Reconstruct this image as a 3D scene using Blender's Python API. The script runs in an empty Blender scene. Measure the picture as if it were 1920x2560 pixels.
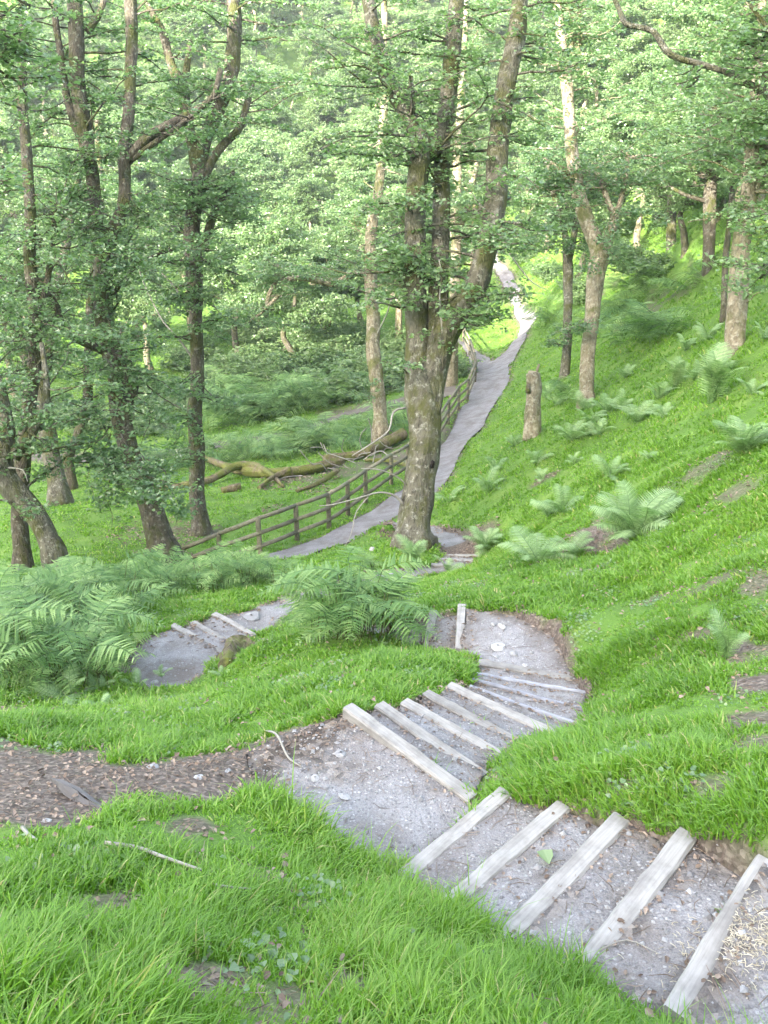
import bpy, math, random
import numpy as np
from mathutils import Vector, Matrix
R = math.radians
rng = np.random.default_rng(7)
random.seed(7)
SC = bpy.context.scene
COL = SC.collection

# ------------------------------------------------------------------ camera, sky, sun, exposure
PITCH = R(25.0); F = 1856.0; CX = 829.5; CY = 1106.0      # picture measured on a 1659 x 2212 sheet
cam_d = bpy.data.cameras.new('camera'); cam = bpy.data.objects.new('camera', cam_d); COL.objects.link(cam)
cam.location = (0, 0, 0); cam.rotation_euler = (R(90) - PITCH, 0, 0)
cam_d.sensor_fit = 'VERTICAL'; cam_d.angle_y = 2 * math.atan(CY / F); cam_d.clip_start = 0.05; cam_d.clip_end = 2000
SC.camera = cam
SUN_EL, SUN_AZ = R(24.0), R(214.0)                        # azimuth clockwise from +Y: the sun stands behind the viewer, to the left
world = bpy.data.worlds.new('World'); SC.world = world; world.use_nodes = True
nt = world.node_tree; nt.nodes.clear()
sky = nt.nodes.new('ShaderNodeTexSky'); sky.sky_type = 'NISHITA'; sky.sun_disc = False
sky.sun_elevation = SUN_EL; sky.sun_rotation = SUN_AZ; sky.dust_density = 4.0; sky.air_density = 1.0; sky.ozone_density = 1.0
bg = nt.nodes.new('ShaderNodeBackground'); bg.inputs['Strength'].default_value = 0.15
wo = nt.nodes.new('ShaderNodeOutputWorld')
hs = nt.nodes.new('ShaderNodeHueSaturation'); hs.inputs['Saturation'].default_value = 0.68     # thin bright cloud
nt.links.new(sky.outputs[0], hs.inputs['Color']); nt.links.new(hs.outputs[0], bg.inputs[0]); nt.links.new(bg.outputs[0], wo.inputs[0])
sun_d = bpy.data.lights.new('sun', 'SUN'); sun_d.energy = 2.4; sun_d.angle = R(0.5); sun_d.color = (1, 0.95, 0.85)
sun = bpy.data.objects.new('sun', sun_d); COL.objects.link(sun)
sdir = Vector((math.sin(SUN_AZ) * math.cos(SUN_EL), math.cos(SUN_AZ) * math.cos(SUN_EL), math.sin(SUN_EL)))
sun.rotation_euler = sdir.to_track_quat('Z', 'Y').to_euler()
SC.view_settings.view_transform = 'Standard'; SC.view_settings.look = 'None'
SC.view_settings.exposure = 3.5; SC.view_settings.gamma = 1.0
try:
    SC.cycles.max_bounces = 7; SC.cycles.diffuse_bounces = 3; SC.cycles.glossy_bounces = 2
    SC.cycles.transmission_bounces = 4; SC.cycles.transparent_max_bounces = 4
    SC.cycles.caustics_reflective = False; SC.cycles.caustics_refractive = False
    SC.cycles.sample_clamp_indirect = 6.0
except Exception:
    pass

# ------------------------------------------------------------------ picture rays
CA, SA = math.cos(PITCH), math.sin(PITCH)
def ray(u, v):
    a = (np.asarray(u, float) - CX) / F; b = (CY - np.asarray(v, float)) / F
    return np.stack([a, CA + b * SA, -SA + b * CA], -1)          # scaled so that depth along the view axis is 1
def at_z(u, v, z): d = ray(u, v); return d * (z / d[..., 2])
def at_y(u, v, y): d = ray(u, v); return d * (y / d[..., 1])
def at_t(u, v, t): return ray(u, v) * t

# ------------------------------------------------------------------ noise (value noise, numpy)
_perm = np.random.default_rng(3).random((256, 256))
def vnoise(x, y):
    x = np.asarray(x, float); y = np.asarray(y, float)
    xi = np.floor(x).astype(int); yi = np.floor(y).astype(int); fx = x - xi; fy = y - yi
    fx = fx * fx * (3 - 2 * fx); fy = fy * fy * (3 - 2 * fy)
    g = lambda a, b: _perm[a & 255, b & 255]
    return (g(xi, yi) * (1 - fx) + g(xi + 1, yi) * fx) * (1 - fy) + (g(xi, yi + 1) * (1 - fx) + g(xi + 1, yi + 1) * fx) * fy
def fbm(x, y, o=4):
    s = 0; a = 0.5; t = 0
    for k in range(o):
        s = s + a * vnoise(x * 2 ** k + 17.3 * k, y * 2 ** k + 9.1 * k); t += a; a *= 0.5
    return s / t

# ------------------------------------------------------------------ terrain: heights measured at picture points
B = [  # step boards: ends in the picture, height of the top
 # first flight, nearest
 ('b', 1472, 2170, 1652, 1868, -2.80), ('b', 1262, 2085, 1478, 1808, -2.99), ('b', 1095, 2020, 1335, 1772, -3.16),
 ('b', 985, 1940, 1208, 1742, -3.33), ('b', 868, 1893, 1083, 1712, -3.50),
 # second flight
 ('c', 762, 1530, 1008, 1712, -3.72), ('c', 828, 1526, 1035, 1665, -3.90), ('c', 882, 1516, 1072, 1625, -4.08),
 ('c', 928, 1497, 1112, 1597, -4.26), ('c', 980, 1482, 1190, 1577, -4.44),
 ('k', 1025, 1484, 1240, 1559, -4.62), ('k', 1032, 1467, 1255, 1528, -4.80), ('k', 1040, 1453, 1255, 1493, -4.96),
 ('c', 1043, 1430, 1235, 1464, -5.10),
 # third flight, going left under the bracken
 ('d', 998, 1308, 994, 1396, -5.30), ('d', 936, 1322, 924, 1400, -5.48),
 # fourth flight, on the left
 ('e', 378, 1350, 480, 1410, -6.75), ('e', 420, 1343, 505, 1392, -6.92), ('e', 466, 1326, 545, 1370, -7.10),
 # by the big oak
 ('f', 935, 1218, 1000, 1222, -8.15), ('f', 955, 1207, 1022, 1210, -8.28), ('f', 962, 1198, 1032, 1199, -8.40),
]
CT = [
 # near bank, left
 (800,2200,-2.3),(1250,2210,-2.5),(400,2200,-1.98),(0,2200,-1.75),(0,1900,-2.55),(400,1900,-2.72),(800,1950,-3.1),(200,2050,-2.15),
 (600,2050,-2.5),(1050,2120,-2.8),(0,1780,-3.0),(300,1740,-3.3),(550,1760,-3.35),(0,1650,-3.5),(250,1650,-3.6),(500,1650,-3.68),(0,1560,-4.1),
 (1640,2190,-2.85),(1640,2050,-2.8),(1750,1980,-2.72),(1720,2250,-2.8),
 # landing one
 (700,1620,-3.74),(760,1720,-3.7),(830,1830,-3.64),(620,1690,-3.71),(900,1720,-3.68),
 # right of the flights
 (1600,1800,-2.76),(1400,1740,-3.08),(1200,1700,-3.35),(1620,1680,-2.85),(1350,1620,-3.5),(1150,1630,-3.75),(1450,1530,-3.75),(1300,1520,-4.4),(1640,1520,-3.45),
 (1500,1440,-4.1),(1650,1380,-3.8),(1280,1440,-4.75),(1240,1380,-5.0),(1300,1300,-5.1),(1180,1310,-5.2),
 # landing two and the mound
 (1100,1380,-5.17),(1080,1330,-5.2),(1150,1430,-5.12),
 (700,1385,-5.5),(850,1420,-5.15),(560,1410,-5.95),(1000,1440,-4.95),(900,1475,-4.55),(700,1480,-4.5),(600,1520,-4.55),(500,1600,-4.2),(640,1600,-3.85),(300,1580,-4.5),(150,1560,-4.55),
 (500,1470,-6.0),(380,1500,-6.1),(300,1500,-6.15),(120,1490,-5.9),(0,1470,-5.9),
 # landing three and on towards the oak
 (390,1430,-6.62),(330,1400,-6.65),(300,1370,-6.8),(560,1315,-7.32),(640,1290,-7.55),(760,1262,-7.9),(830,1245,-8.1),(500,1290,-7.55),(420,1315,-7.3),
 (980,1215,-8.25),(990,1165,-8.75),(1000,1250,-7.2),(930,1275,-6.4),(870,1300,-6.3),(960,1150,-9.0),
 (895,1165,-8.35),(800,1190,-8.6),(740,1210,-8.7),(870,1195,-8.35),
 (640,1240,-8.8),(450,1250,-9.0),(300,1260,-8.8),(150,1300,-8.0),(0,1350,-7.4),(250,1340,-7.4),(0,1260,-9.0),(100,1210,-10.3),(350,1230,-11.0),(400,1250,-11.3),(478,1222,-11.0),(40,1225,-10.4),
 # valley path
 (620,1190,-10.55),(750,1150,-10.6),(880,1070,-11.0),(960,1010,-11.45),(1000,930,-12.0),(1060,850,-12.8),(1060,790,-13.3),(1130,720,-13.2),(1110,650,-13.0),(1075,570,-12.5),(1070,500,-11.5),
 (1005,750,-14.2),(700,1186,-10.3),(800,1158,-10.3),(870,1122,-10.35),(620,1205,-10.3),(560,1200,-10.5),(760,1166,-10.5),(860,1109,-10.72),(940,1071,-10.95),
 # right hillside
 (1000,1100,-9.2),(1050,1060,-8.6),(1050,1130,-8.0),(1150,1200,-6.5),(1365,1165,-5.8),(1150,1120,-7.3),(1250,1100,-6.5),(1450,1050,-5.2),(1650,1000,-4.2),(1650,1200,-4.0),(1500,1250,-4.6),
 (1200,1000,-7.6),(1300,1000,-6.5),(1140,940,-8.0),(1060,1000,-10.2),(1100,900,-11.3),(1270,870,-8.2),(1400,900,-6.4),(1550,860,-5.0),(1580,765,-4.8),(1450,800,-6.4),(1222,820,-9.4),(1155,810,-11.6),
 (1200,750,-11.2),(1330,740,-8.4),(1450,680,-6.6),(1650,700,-4.1),(1527,630,-5.9),(1650,600,-3.9),(1440,610,-7.1),(1320,600,-8.7),(1200,620,-11.0),
 (1150,500,-9.6),(1300,500,-6.6),(1500,500,-4.9),(1640,480,-3.6),
 # left valley
 (430,1155,-11.6),(600,1090,-11.8),(760,1060,-11.5),(560,1030,-13.0),(700,1000,-12.8),(830,960,-12.9),(930,900,-12.7),(980,840,-13.2),(740,895,-14.3),(580,945,-14.5),(450,960,-14.8),
 (290,990,-15.0),(80,985,-15.0),(20,1130,-11.6),(200,1080,-13.0),(140,1090,-13.2),(600,870,-14.8),(400,870,-15.6),(150,860,-16.0),(800,840,-14.6),(900,800,-14.6),
]
CY_ = [  # far ground, by distance
 (100,760,62),(400,760,62),(700,740,62),(900,700,64),(620,660,75),(300,640,80),(60,640,80),(950,600,80),
 (1100,450,100),(1100,300,122),(1100,100,142),(1100,-60,158),(1400,350,75),(1400,200,95),(1600,380,48),(1600,200,70),(1600,20,90),(1400,20,120),(1400,-80,135),(1620,-80,105),
 (800,500,95),(800,300,120),(800,100,140),(800,-60,156),(500,500,95),(500,380,108),(500,200,124),(500,60,140),(560,-10,150),(250,500,92),(250,300,112),(250,150,132),(250,110,146),
 (60,480,92),(60,300,110),(60,170,130),(-200,400,100),(-200,200,130),(-250,170,140),
]
CW = [  # outside the picture, world metres
 (0,0.2,-1.62),(1.2,0.9,-2.0),(2.4,0.6,-1.75),(2.2,1.6,-2.45),(-1.5,0.5,-1.6),(-3,2,-2.8),(-4,4,-3.9),(-6,7,-6.2),(-8,10,-8.3),(-11,14,-10.8),(-14,20,-13),(-20,30,-15.5),(-28,45,-17),(-40,70,-18),
 (4,3,-2.2),(5,5,-3.0),(7,7.5,-3.0),(8.5,11,-3.0),(11,17,-3.0),(14,24,-2.6),(20,34,-2),(28,45,1),(40,60,8),(60,80,20),(-70,100,-4),(-80,140,14),(80,140,50),(0,185,36),(-60,190,30),(60,190,50),
 (0,-3,0.4),(-4,-3,-0.3),(4,-3,0.6),(0,-5,1.8),(6,0,-0.2),(-6,0,-1.8),(12,5,1.5),(20,10,5),(-12,3,-4.2),(-20,8,-8),
]
def boards_world():
    out = []
    for k, u0, v0, u1, v1, z in B:
        out.append((k, at_z(u0, v0, z), at_z(u1, v1, z), z))
    return out
BW = boards_world()
cp = [at_z(u, v, z) for u, v, z in CT] + [at_y(u, v, y) for u, v, y in CY_] + [np.array(p, float) for p in CW]
for k, a, b, z in BW:
    for p in (a, b): cp.append(np.array([p[0], p[1], z - 0.05]))
cp = np.array(cp)
def warp(x, y):
    yy = np.maximum(np.asarray(y, float) + 7.0, 0.5); r = np.hypot(x, yy); th = np.arctan2(x, yy)
    return np.stack([1.4 * th, 1.6 * np.log(r)], -1)
qc = warp(cp[:, 0], cp[:, 1]); C2 = 0.002
def kern(qa, qb): return np.sqrt(((qa[:, None, :] - qb[None]) ** 2).sum(-1) + C2)
n = len(cp)
K = kern(qc, qc) - np.eye(n) * 0.0008
Pm = np.stack([np.ones(n), cp[:, 0], cp[:, 1]], 1)
Am = np.block([[K, Pm], [Pm.T, np.zeros((3, 3))]])
wts = np.linalg.solve(Am, np.concatenate([cp[:, 2], np.zeros(3)]))
def H0(x, y):
    x = np.atleast_1d(np.asarray(x, float)).ravel(); y = np.atleast_1d(np.asarray(y, float)).ravel()
    out = np.empty(len(x))
    for i in range(0, len(x), 40000):
        xs, ys = x[i:i + 40000], y[i:i + 40000]
        yc = np.maximum(ys, -5.0)
        z = kern(warp(xs, yc), qc) @ wts[:n] + wts[n] + wts[n + 1] * xs + wts[n + 2] * yc
        back = np.maximum(-5.0 - ys, 0)                              # unseen hillside behind the viewer, raised to keep sun off the foreground
        w = np.clip(back / 18, 0, 1); z = z * (1 - w) + w * (2.5 + np.minimum(back, 56) * 0.80)
        out[i:i + 40000] = z
    return out
def hit(u, v, tmin=1.5, tmax=260):
    """where the picture ray meets the ground"""
    d = ray(u, v); t = np.geomspace(tmin, tmax, 500)
    p = d[None] * t[:, None]
    below = p[:, 2] < H0(p[:, 0], p[:, 1])
    if not below.any(): return p[-1]
    i = int(np.argmax(below)); lo, hi = t[max(i - 1, 0)], t[i]
    for _ in range(14):
        m = 0.5 * (lo + hi); q = d * m
        if q[2] < H0(q[0], q[1])[0]: hi = m
        else: lo = m
    return d * hi

# ------------------------------------------------------------------ mesh helpers
def mesh_np(name, verts, faces, mat=None, attrs=None, smooth=False):
    """verts (n,3), faces: list of (m,k) int arrays (k = 3 or 4)"""
    me = bpy.data.meshes.new(name)
    verts = np.ascontiguousarray(verts, dtype=np.float32)
    fs = [np.asarray(f, dtype=np.int32) for f in (faces if isinstance(faces, list) else [faces]) if len(f)]
    nl = sum(f.size for f in fs); nf = sum(len(f) for f in fs)
    me.vertices.add(len(verts)); me.vertices.foreach_set('co', verts.ravel())
    me.loops.add(nl); me.loops.foreach_set('vertex_index', np.concatenate([f.ravel() for f in fs]))
    me.polygons.add(nf)
    tot = np.concatenate([np.full(len(f), f.shape[1], dtype=np.int32) for f in fs])
    st = np.concatenate([[0], np.cumsum(tot)[:-1]]).astype(np.int32)
    me.polygons.foreach_set('loop_start', st); me.polygons.foreach_set('loop_total', tot)
    me.polygons.foreach_set('use_smooth', np.full(nf, smooth, dtype=bool))
    me.update(calc_edges=True)
    for k, a in (attrs or {}).items():
        at = me.attributes.new(k, 'FLOAT', 'POINT'); at.data.foreach_set('value', np.ascontiguousarray(a, dtype=np.float32))
    if mat: me.materials.append(mat)
    return me
class MB:
    def __init__(s): s.v = []; s.f3 = []; s.f4 = []; s.n = 0; s.a = []
    def add(s, v, f4=None, f3=None, a=0.0):
        v = np.asarray(v, float).reshape(-1, 3)
        if f4 is not None and len(f4): s.f4.append(np.asarray(f4, int) + s.n)
        if f3 is not None and len(f3): s.f3.append(np.asarray(f3, int) + s.n)
        s.v.append(v); s.a.append(np.broadcast_to(np.asarray(a, float), (len(v),))); s.n += len(v)
    def mesh(s, name, mat, smooth=False):
        fs = []
        if s.f4: fs.append(np.concatenate(s.f4))
        if s.f3: fs.append(np.concatenate(s.f3))
        return mesh_np(name, np.concatenate(s.v), fs, mat, {'rnd': np.concatenate(s.a)}, smooth)
def tag(o, label=None, cat=None, group=None, kind=None):
    if label: o['label'] = label
    if cat: o['category'] = cat
    if group: o['group'] = group
    if kind: o['kind'] = kind
    return o
def obj(name, me, parent=None, loc=None):
    o = bpy.data.objects.new(name, me); COL.objects.link(o)
    if parent is not None:
        o.parent = parent
    if loc is not None: o.location = loc
    return o
def empty(name, loc):
    o = bpy.data.objects.new(name, None); COL.objects.link(o); o.location = loc; o.empty_display_size = 0.2
    return o
def smooth_path(pts, step):
    """Catmull-Rom through rows of pts (n, k), resampled about every `step` metres of the first three columns"""
    p = np.asarray(pts, float)
    if len(p) == 2: p = np.array([p[0], (p[0] + p[1]) / 2, p[1]])
    e = np.concatenate([[2 * p[0] - p[1]], p, [2 * p[-1] - p[-2]]])
    out = []
    for i in range(len(p) - 1):
        a, b, c, d = e[i], e[i + 1], e[i + 2], e[i + 3]
        m = max(2, int(np.linalg.norm((c - b)[:3]) / step) + 1)
        t = (np.arange(m) / m)[:, None]
        out.append(0.5 * (2 * b + (c - a) * t + (2 * a - 5 * b + 4 * c - d) * t ** 2 + (3 * b - a - 3 * c + d) * t ** 3))
    out.append(p[-1:])
    return np.concatenate(out)
def tube(mb, pts, rad, sides=8, cap=True, a=0.0, rough=0.0, seed=0.0):
    p = np.asarray(pts, float); m = len(p); rad = np.broadcast_to(np.asarray(rad, float), (m,))
    tan = np.gradient(p, axis=0); tan /= np.linalg.norm(tan, axis=1, keepdims=True) + 1e-9
    x = np.cross(tan[0], [0.0, 1.0, 0.2]); 
    if np.linalg.norm(x) < 1e-3: x = np.cross(tan[0], [1.0, 0, 0])
    x /= np.linalg.norm(x); X = np.empty_like(p)
    for i in range(m):
        x = x - tan[i] * (x @ tan[i]); x /= np.linalg.norm(x) + 1e-9; X[i] = x
    Y = np.cross(tan, X)
    an = np.arange(sides) * 2 * math.pi / sides
    r = rad[:, None] * np.ones((1, sides))
    if rough:
        s = np.concatenate([[0], np.cumsum(np.linalg.norm(np.diff(p, axis=0), axis=1))])
        ang = np.cos(an) * 2.0 + 5; ang2 = np.sin(an) * 2.0
        r = r * (1 + rough * 2 * (vnoise(ang[None] * 1.6 + seed, (ang2[None] * 1.6 + s[:, None] * 1.1 + seed * 3)) - 0.5)
                 + rough * 1.0 * (vnoise(ang[None] * 4 + seed, (ang2[None] * 4 + s[:, None] * 3.0)) - 0.5))
    v = p[:, None, :] + r[..., None] * (np.cos(an)[None, :, None] * X[:, None] + np.sin(an)[None, :, None] * Y[:, None])
    v = v.reshape(-1, 3)
    i = np.arange(m - 1)[:, None] * sides; j = np.arange(sides)[None]; j2 = (j + 1) % sides
    f = np.stack([i + j, i + j2, i + sides + j2, i + sides + j], -1).reshape(-1, 4)
    f3 = []
    if cap:
        v = np.concatenate([v, p[:1], p[-1:]]); c0, c1 = m * sides, m * sides + 1
        jj = np.arange(sides); jk = (jj + 1) % sides
        f3 = np.concatenate([np.stack([np.full(sides, c0), jk, jj], -1), np.stack([np.full(sides, c1), (m - 1) * sides + jj, (m - 1) * sides + jk], -1)])
    mb.add(v, f, f3, a)
def stone_verts(rg, flat=.6):
    d = np.array([[math.sin(a) * math.cos(b), math.sin(a) * math.sin(b), math.cos(a)] for a in (.15, .9, 1.6, 2.3, 3.0) for b in np.arange(7) * 6.283 / 7 + a])
    d = d * rg.uniform(.78, 1.12, (35, 1)); d *= np.array([1, rg.uniform(.6, .95), flat * rg.uniform(.7, 1.1)])
    f = [[i * 7 + j, (i + 1) * 7 + j, (i + 1) * 7 + (j + 1) % 7, i * 7 + (j + 1) % 7] for i in range(4) for j in range(7)]
    return d, np.array(f)
def pip(x, y, poly):
    x = np.asarray(x); y = np.asarray(y); poly = np.asarray(poly); ins = np.zeros(x.shape, bool)
    x1, y1 = poly[-1]
    for x2, y2 in poly:
        c = ((y1 > y) != (y2 > y)) & (x < (x2 - x1) * (y - y1) / ((y2 - y1) + 1e-12) + x1)
        ins ^= c; x1, y1 = x2, y2
    return ins
def dist_poly(x, y, poly):
    poly = np.asarray(poly); d = np.full(np.shape(x), 1e9); a = poly[-1]
    for b in poly:
        ab = b - a; L = ab @ ab + 1e-12
        t = np.clip(((x - a[0]) * ab[0] + (y - a[1]) * ab[1]) / L, 0, 1)
        d = np.minimum(d, np.hypot(x - a[0] - t * ab[0], y - a[1] - t * ab[1])); a = b
    return d

# ------------------------------------------------------------------ materials
def mat(name):
    m = bpy.data.materials.new(name); m.use_nodes = True; n = m.node_tree; n.nodes.clear()
    out = n.nodes.new('ShaderNodeOutputMaterial'); p = n.nodes.new('ShaderNodeBsdfPrincipled')
    n.links.new(p.outputs[0], out.inputs[0]); p.inputs['Roughness'].default_value = 0.85; p.inputs['Specular IOR Level'].default_value = 0.25
    return m, n, p, out
def N(nt, typ, **kw):
    nd = nt.nodes.new(typ)
    for k, v in kw.items():
        if k.startswith('i_'): nd.inputs[int(k[2:])].default_value = v
        elif k.startswith('s_'): nd.inputs[k[2:].replace('_', ' ')].default_value = v
        else: setattr(nd, k, v)
    return nd
def ramp(nt, src, stops, interp='LINEAR'):
    r = nt.nodes.new('ShaderNodeValToRGB'); r.color_ramp.interpolation = interp
    el = r.color_ramp.elements
    while len(el) < len(stops): el.new(0.5)
    for e, (p, c) in zip(el, stops):
        e.position = p; e.color = (*c, 1) if len(c) == 3 else c
    nt.links.new(src, r.inputs[0]); return r.outputs[0]
def mixc(nt, fac, a, b):
    m = nt.nodes.new('ShaderNodeMix'); m.data_type = 'RGBA'
    for s, val in ((0, fac), (6, a), (7, b)):
        if hasattr(val, 'links'): nt.links.new(val, m.inputs[s])
        else: m.inputs[s].default_value = (*val, 1) if isinstance(val, tuple) else val
    return m.outputs[2]
def mathn(nt, op, a, b=0.0, clamp=False):
    m = nt.nodes.new('ShaderNodeMath'); m.operation = op; m.use_clamp = clamp
    for s, val in ((0, a), (1, b)):
        if hasattr(val, 'links'): nt.links.new(val, m.inputs[s])
        else: m.inputs[s].default_value = val
    return m.outputs[0]
def noise(nt, scale, vec=None, detail=4.0, rough=0.6, dist=0.0):
    nd = nt.nodes.new('ShaderNodeTexNoise'); nd.inputs['Scale'].default_value = scale; nd.inputs['Detail'].default_value = detail
    nd.inputs['Roughness'].default_value = rough; nd.inputs['Distortion'].default_value = dist
    if vec is not None: nt.links.new(vec, nd.inputs['Vector'])
    return nd.outputs[0]
def voro(nt, scale, vec=None, feat='F1', out=0, rnd=1.0):
    nd = nt.nodes.new('ShaderNodeTexVoronoi'); nd.feature = feat; nd.inputs['Scale'].default_value = scale
    nd.inputs['Randomness'].default_value = rnd
    if vec is not None: nt.links.new(vec, nd.inputs['Vector'])
    return nd.outputs[out]
def bump(nt, h, p, strength=0.5, dist=0.02):
    b = nt.nodes.new('ShaderNodeBump'); b.inputs['Strength'].default_value = strength; b.inputs['Distance'].default_value = dist
    nt.links.new(h, b.inputs['Height']); nt.links.new(b.outputs[0], p.inputs['Normal'])
def objvec(nt, scale=None):
    g = nt.nodes.new('ShaderNodeTexCoord'); o = g.outputs['Object']
    if scale:
        mp = nt.nodes.new('ShaderNodeMapping'); mp.inputs['Scale'].default_value = scale; nt.links.new(o, mp.inputs[0]); o = mp.outputs[0]
    return o
def attr(nt, name):
    a = nt.nodes.new('ShaderNodeAttribute'); a.attribute_name = name; return a.outputs['Fac']
def leafy(name, stops, trans=0.45, tcol=1.6, rough=0.5, spec=0.5, var=True):
    """leaf / blade material: diffuse with light coming through it, colour varied from leaf to leaf"""
    m, n, p, out = mat(name)
    a = attr(n, 'rnd')
    if var:
        oi = n.nodes.new('ShaderNodeObjectInfo')
        a = mathn(n, 'ADD', a, mathn(n, 'MULTIPLY', mathn(n, 'SUBTRACT', oi.outputs['Random'], 0.5), 0.35), True)
    c = ramp(n, a, stops)
    n.links.new(c, p.inputs['Base Color']); p.inputs['Roughness'].default_value = rough; p.inputs['Specular IOR Level'].default_value = spec
    t = n.nodes.new('ShaderNodeBsdfTranslucent')
    tc = n.nodes.new('ShaderNodeMix'); tc.data_type = 'RGBA'; tc.blend_type = 'MULTIPLY'; tc.inputs[0].default_value = 1.0
    n.links.new(c, tc.inputs[6]); tc.inputs[7].default_value = (tcol * 1.02, tcol * 1.15, tcol * 0.65, 1); n.links.new(tc.outputs[2], t.inputs[0])
    mx = n.nodes.new('ShaderNodeMixShader'); mx.inputs[0].default_value = trans
    n.links.new(p.outputs[0], mx.inputs[1]); n.links.new(t.outputs[0], mx.inputs[2]); n.links.new(mx.outputs[0], out.inputs[0])
    return m
def m_ground():
    m, n, p, out = mat('turf_and_soil')
    v = objvec(n); bare = attr(n, 'bare')
    g = ramp(n, noise(n, 1.1, v, 5), [(0.3, (0.065, 0.125, 0.018)), (0.5, (0.09, 0.17, 0.024)), (0.7, (0.14, 0.21, 0.04))])
    lv = voro(n, 42, v, out=1)
    l2 = n.nodes.new('ShaderNodeSeparateColor'); n.links.new(lv, l2.inputs[0])
    s = ramp(n, l2.outputs[0], [(0.0, (0.05, 0.04, 0.032)), (0.4, (0.095, 0.075, 0.06)), (0.75, (0.16, 0.128, 0.105)), (1.0, (0.28, 0.235, 0.195))])
    s = mixc(n, noise(n, 7, v, 4), s, (0.10, 0.075, 0.06))
    n.links.new(mixc(n, bare, g, s), p.inputs['Base Color'])
    bump(n, mathn(n, 'ADD', noise(n, 30, v, 3), voro(n, 22, v)), p, 0.6, 0.03)
    return m
def m_gravel(name, dark=1.0, tint=(1, 1, 1)):
    m, n, p, out = mat(name)
    v = objvec(n)
    st = n.nodes.new('ShaderNodeSeparateColor'); n.links.new(voro(n, 46, v, out=1), st.inputs[0])
    f = lambda a: tuple(dark * x * t for x, t in zip(a, tint))
    base = ramp(n, noise(n, 2.2, v, 6, 0.65), [(0.3, f((0.20, 0.185, 0.175))), (0.5, f((0.29, 0.275, 0.27))), (0.72, f((0.37, 0.355, 0.35)))])
    peb = ramp(n, st.outputs[0], [(0.0, f((0.15, 0.14, 0.14))), (0.5, f((0.30, 0.29, 0.29))), (0.85, f((0.40, 0.39, 0.39))), (1.0, f((0.62, 0.61, 0.6)))])
    d = voro(n, 46, v)
    msk = ramp(n, d, [(0.25, (1, 1, 1)), (0.5, (0, 0, 0))])
    c = mixc(n, mathn(n, 'MULTIPLY', msk, 0.75), base, peb)
    c = mixc(n, ramp(n, noise(n, 1.7, v, 6, 0.7, 0.3), [(0.45, (0, 0, 0)), (0.68, (0.8, 0.8, 0.8))]), c, f((0.165, 0.135, 0.115)))
    fine = ramp(n, noise(n, 160, v, 3), [(0.35, (0.62, 0.62, 0.62)), (0.65, (1.3, 1.3, 1.3))])
    mm = n.nodes.new('ShaderNodeMix'); mm.data_type = 'RGBA'; mm.blend_type = 'MULTIPLY'; mm.inputs[0].default_value = 0.7
    n.links.new(c, mm.inputs[6]); n.links.new(fine, mm.inputs[7])
    lv = n.nodes.new('ShaderNodeSeparateColor'); n.links.new(voro(n, 24, v, out=1), lv.inputs[0])
    so = ramp(n, lv.outputs[0], [(0.0, (0.05, 0.04, 0.032)), (0.45, (0.10, 0.08, 0.065)), (0.8, (0.17, 0.14, 0.115)), (1.0, (0.27, 0.23, 0.19))])
    n.links.new(mixc(n, attr(n, 'rnd'), mm.outputs[2], so), p.inputs['Base Color'])
    bump(n, mathn(n, 'ADD', mathn(n, 'MULTIPLY', msk, 0.6), noise(n, 120, v, 3)), p, 0.7, 0.012)
    return m
def m_bark(name, base, dark, lichen, moss, moss_amt=0.5, lichen_amt=0.4):
    m, n, p, out = mat(name)
    v = objvec(n); vs = objvec(n, (1, 1, 0.22))
    c = ramp(n, noise(n, 9, vs, 5, 0.65), [(0.32, dark), (0.5, base), (0.7, tuple(x * 1.35 for x in base))])
    lm = ramp(n, noise(n, 8.5, v, 6, 0.7), [(0.55 - 0.12 * lichen_amt, (0, 0, 0)), (0.66 - 0.12 * lichen_amt, (1, 1, 1))])
    c = mixc(n, mathn(n, 'MULTIPLY', lm, 0.8), c, lichen)
    mm = ramp(n, noise(n, 1.6, v, 6, 0.7, 0.4), [(0.62 - 0.24 * moss_amt, (0, 0, 0)), (0.72 - 0.2 * moss_amt, (1, 1, 1))])
    c = mixc(n, mathn(n, 'MULTIPLY', mm, 0.85), c, mixc(n, noise(n, 40, v, 2), moss, tuple(x * 0.5 for x in moss)))
    n.links.new(c, p.inputs['Base Color'])
    crack = voro(n, 16, vs, 'DISTANCE_TO_EDGE')
    bump(n, mathn(n, 'ADD', mathn(n, 'MULTIPLY', crack, 1.6), noise(n, 26, vs, 4)), p, 0.9, 0.03)
    return m
def m_wood(name, c0, c1, c2, scale=(1.2, 26, 26)):
    m, n, p, out = mat(name)
    v = objvec(n, scale)
    oi = n.nodes.new('ShaderNodeObjectInfo')
    g = noise(n, 3.0, v, 5, 0.6, 0.3)
    c = ramp(n, g, [(0.3, c0), (0.5, c1), (0.72, c2)])
    st = ramp(n, noise(n, 5, objvec(n), 4), [(0.36, (0.55, 0.53, 0.52)), (0.55, (1, 1, 1))])
    mm = n.nodes.new('ShaderNodeMix'); mm.data_type = 'RGBA'; mm.blend_type = 'MULTIPLY'; mm.inputs[0].default_value = 0.7
    n.links.new(c, mm.inputs[6]); n.links.new(st, mm.inputs[7])
    hv = n.nodes.new('ShaderNodeHueSaturation'); n.links.new(mm.outputs[2], hv.inputs['Color'])
    n.links.new(mathn(n, 'ADD', 0.82, mathn(n, 'MULTIPLY', oi.outputs['Random'], 0.36)), hv.inputs['Value'])
    n.links.new(hv.outputs[0], p.inputs['Base Color'])
    bump(n, g, p, 0.35, 0.01)
    return m
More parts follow.
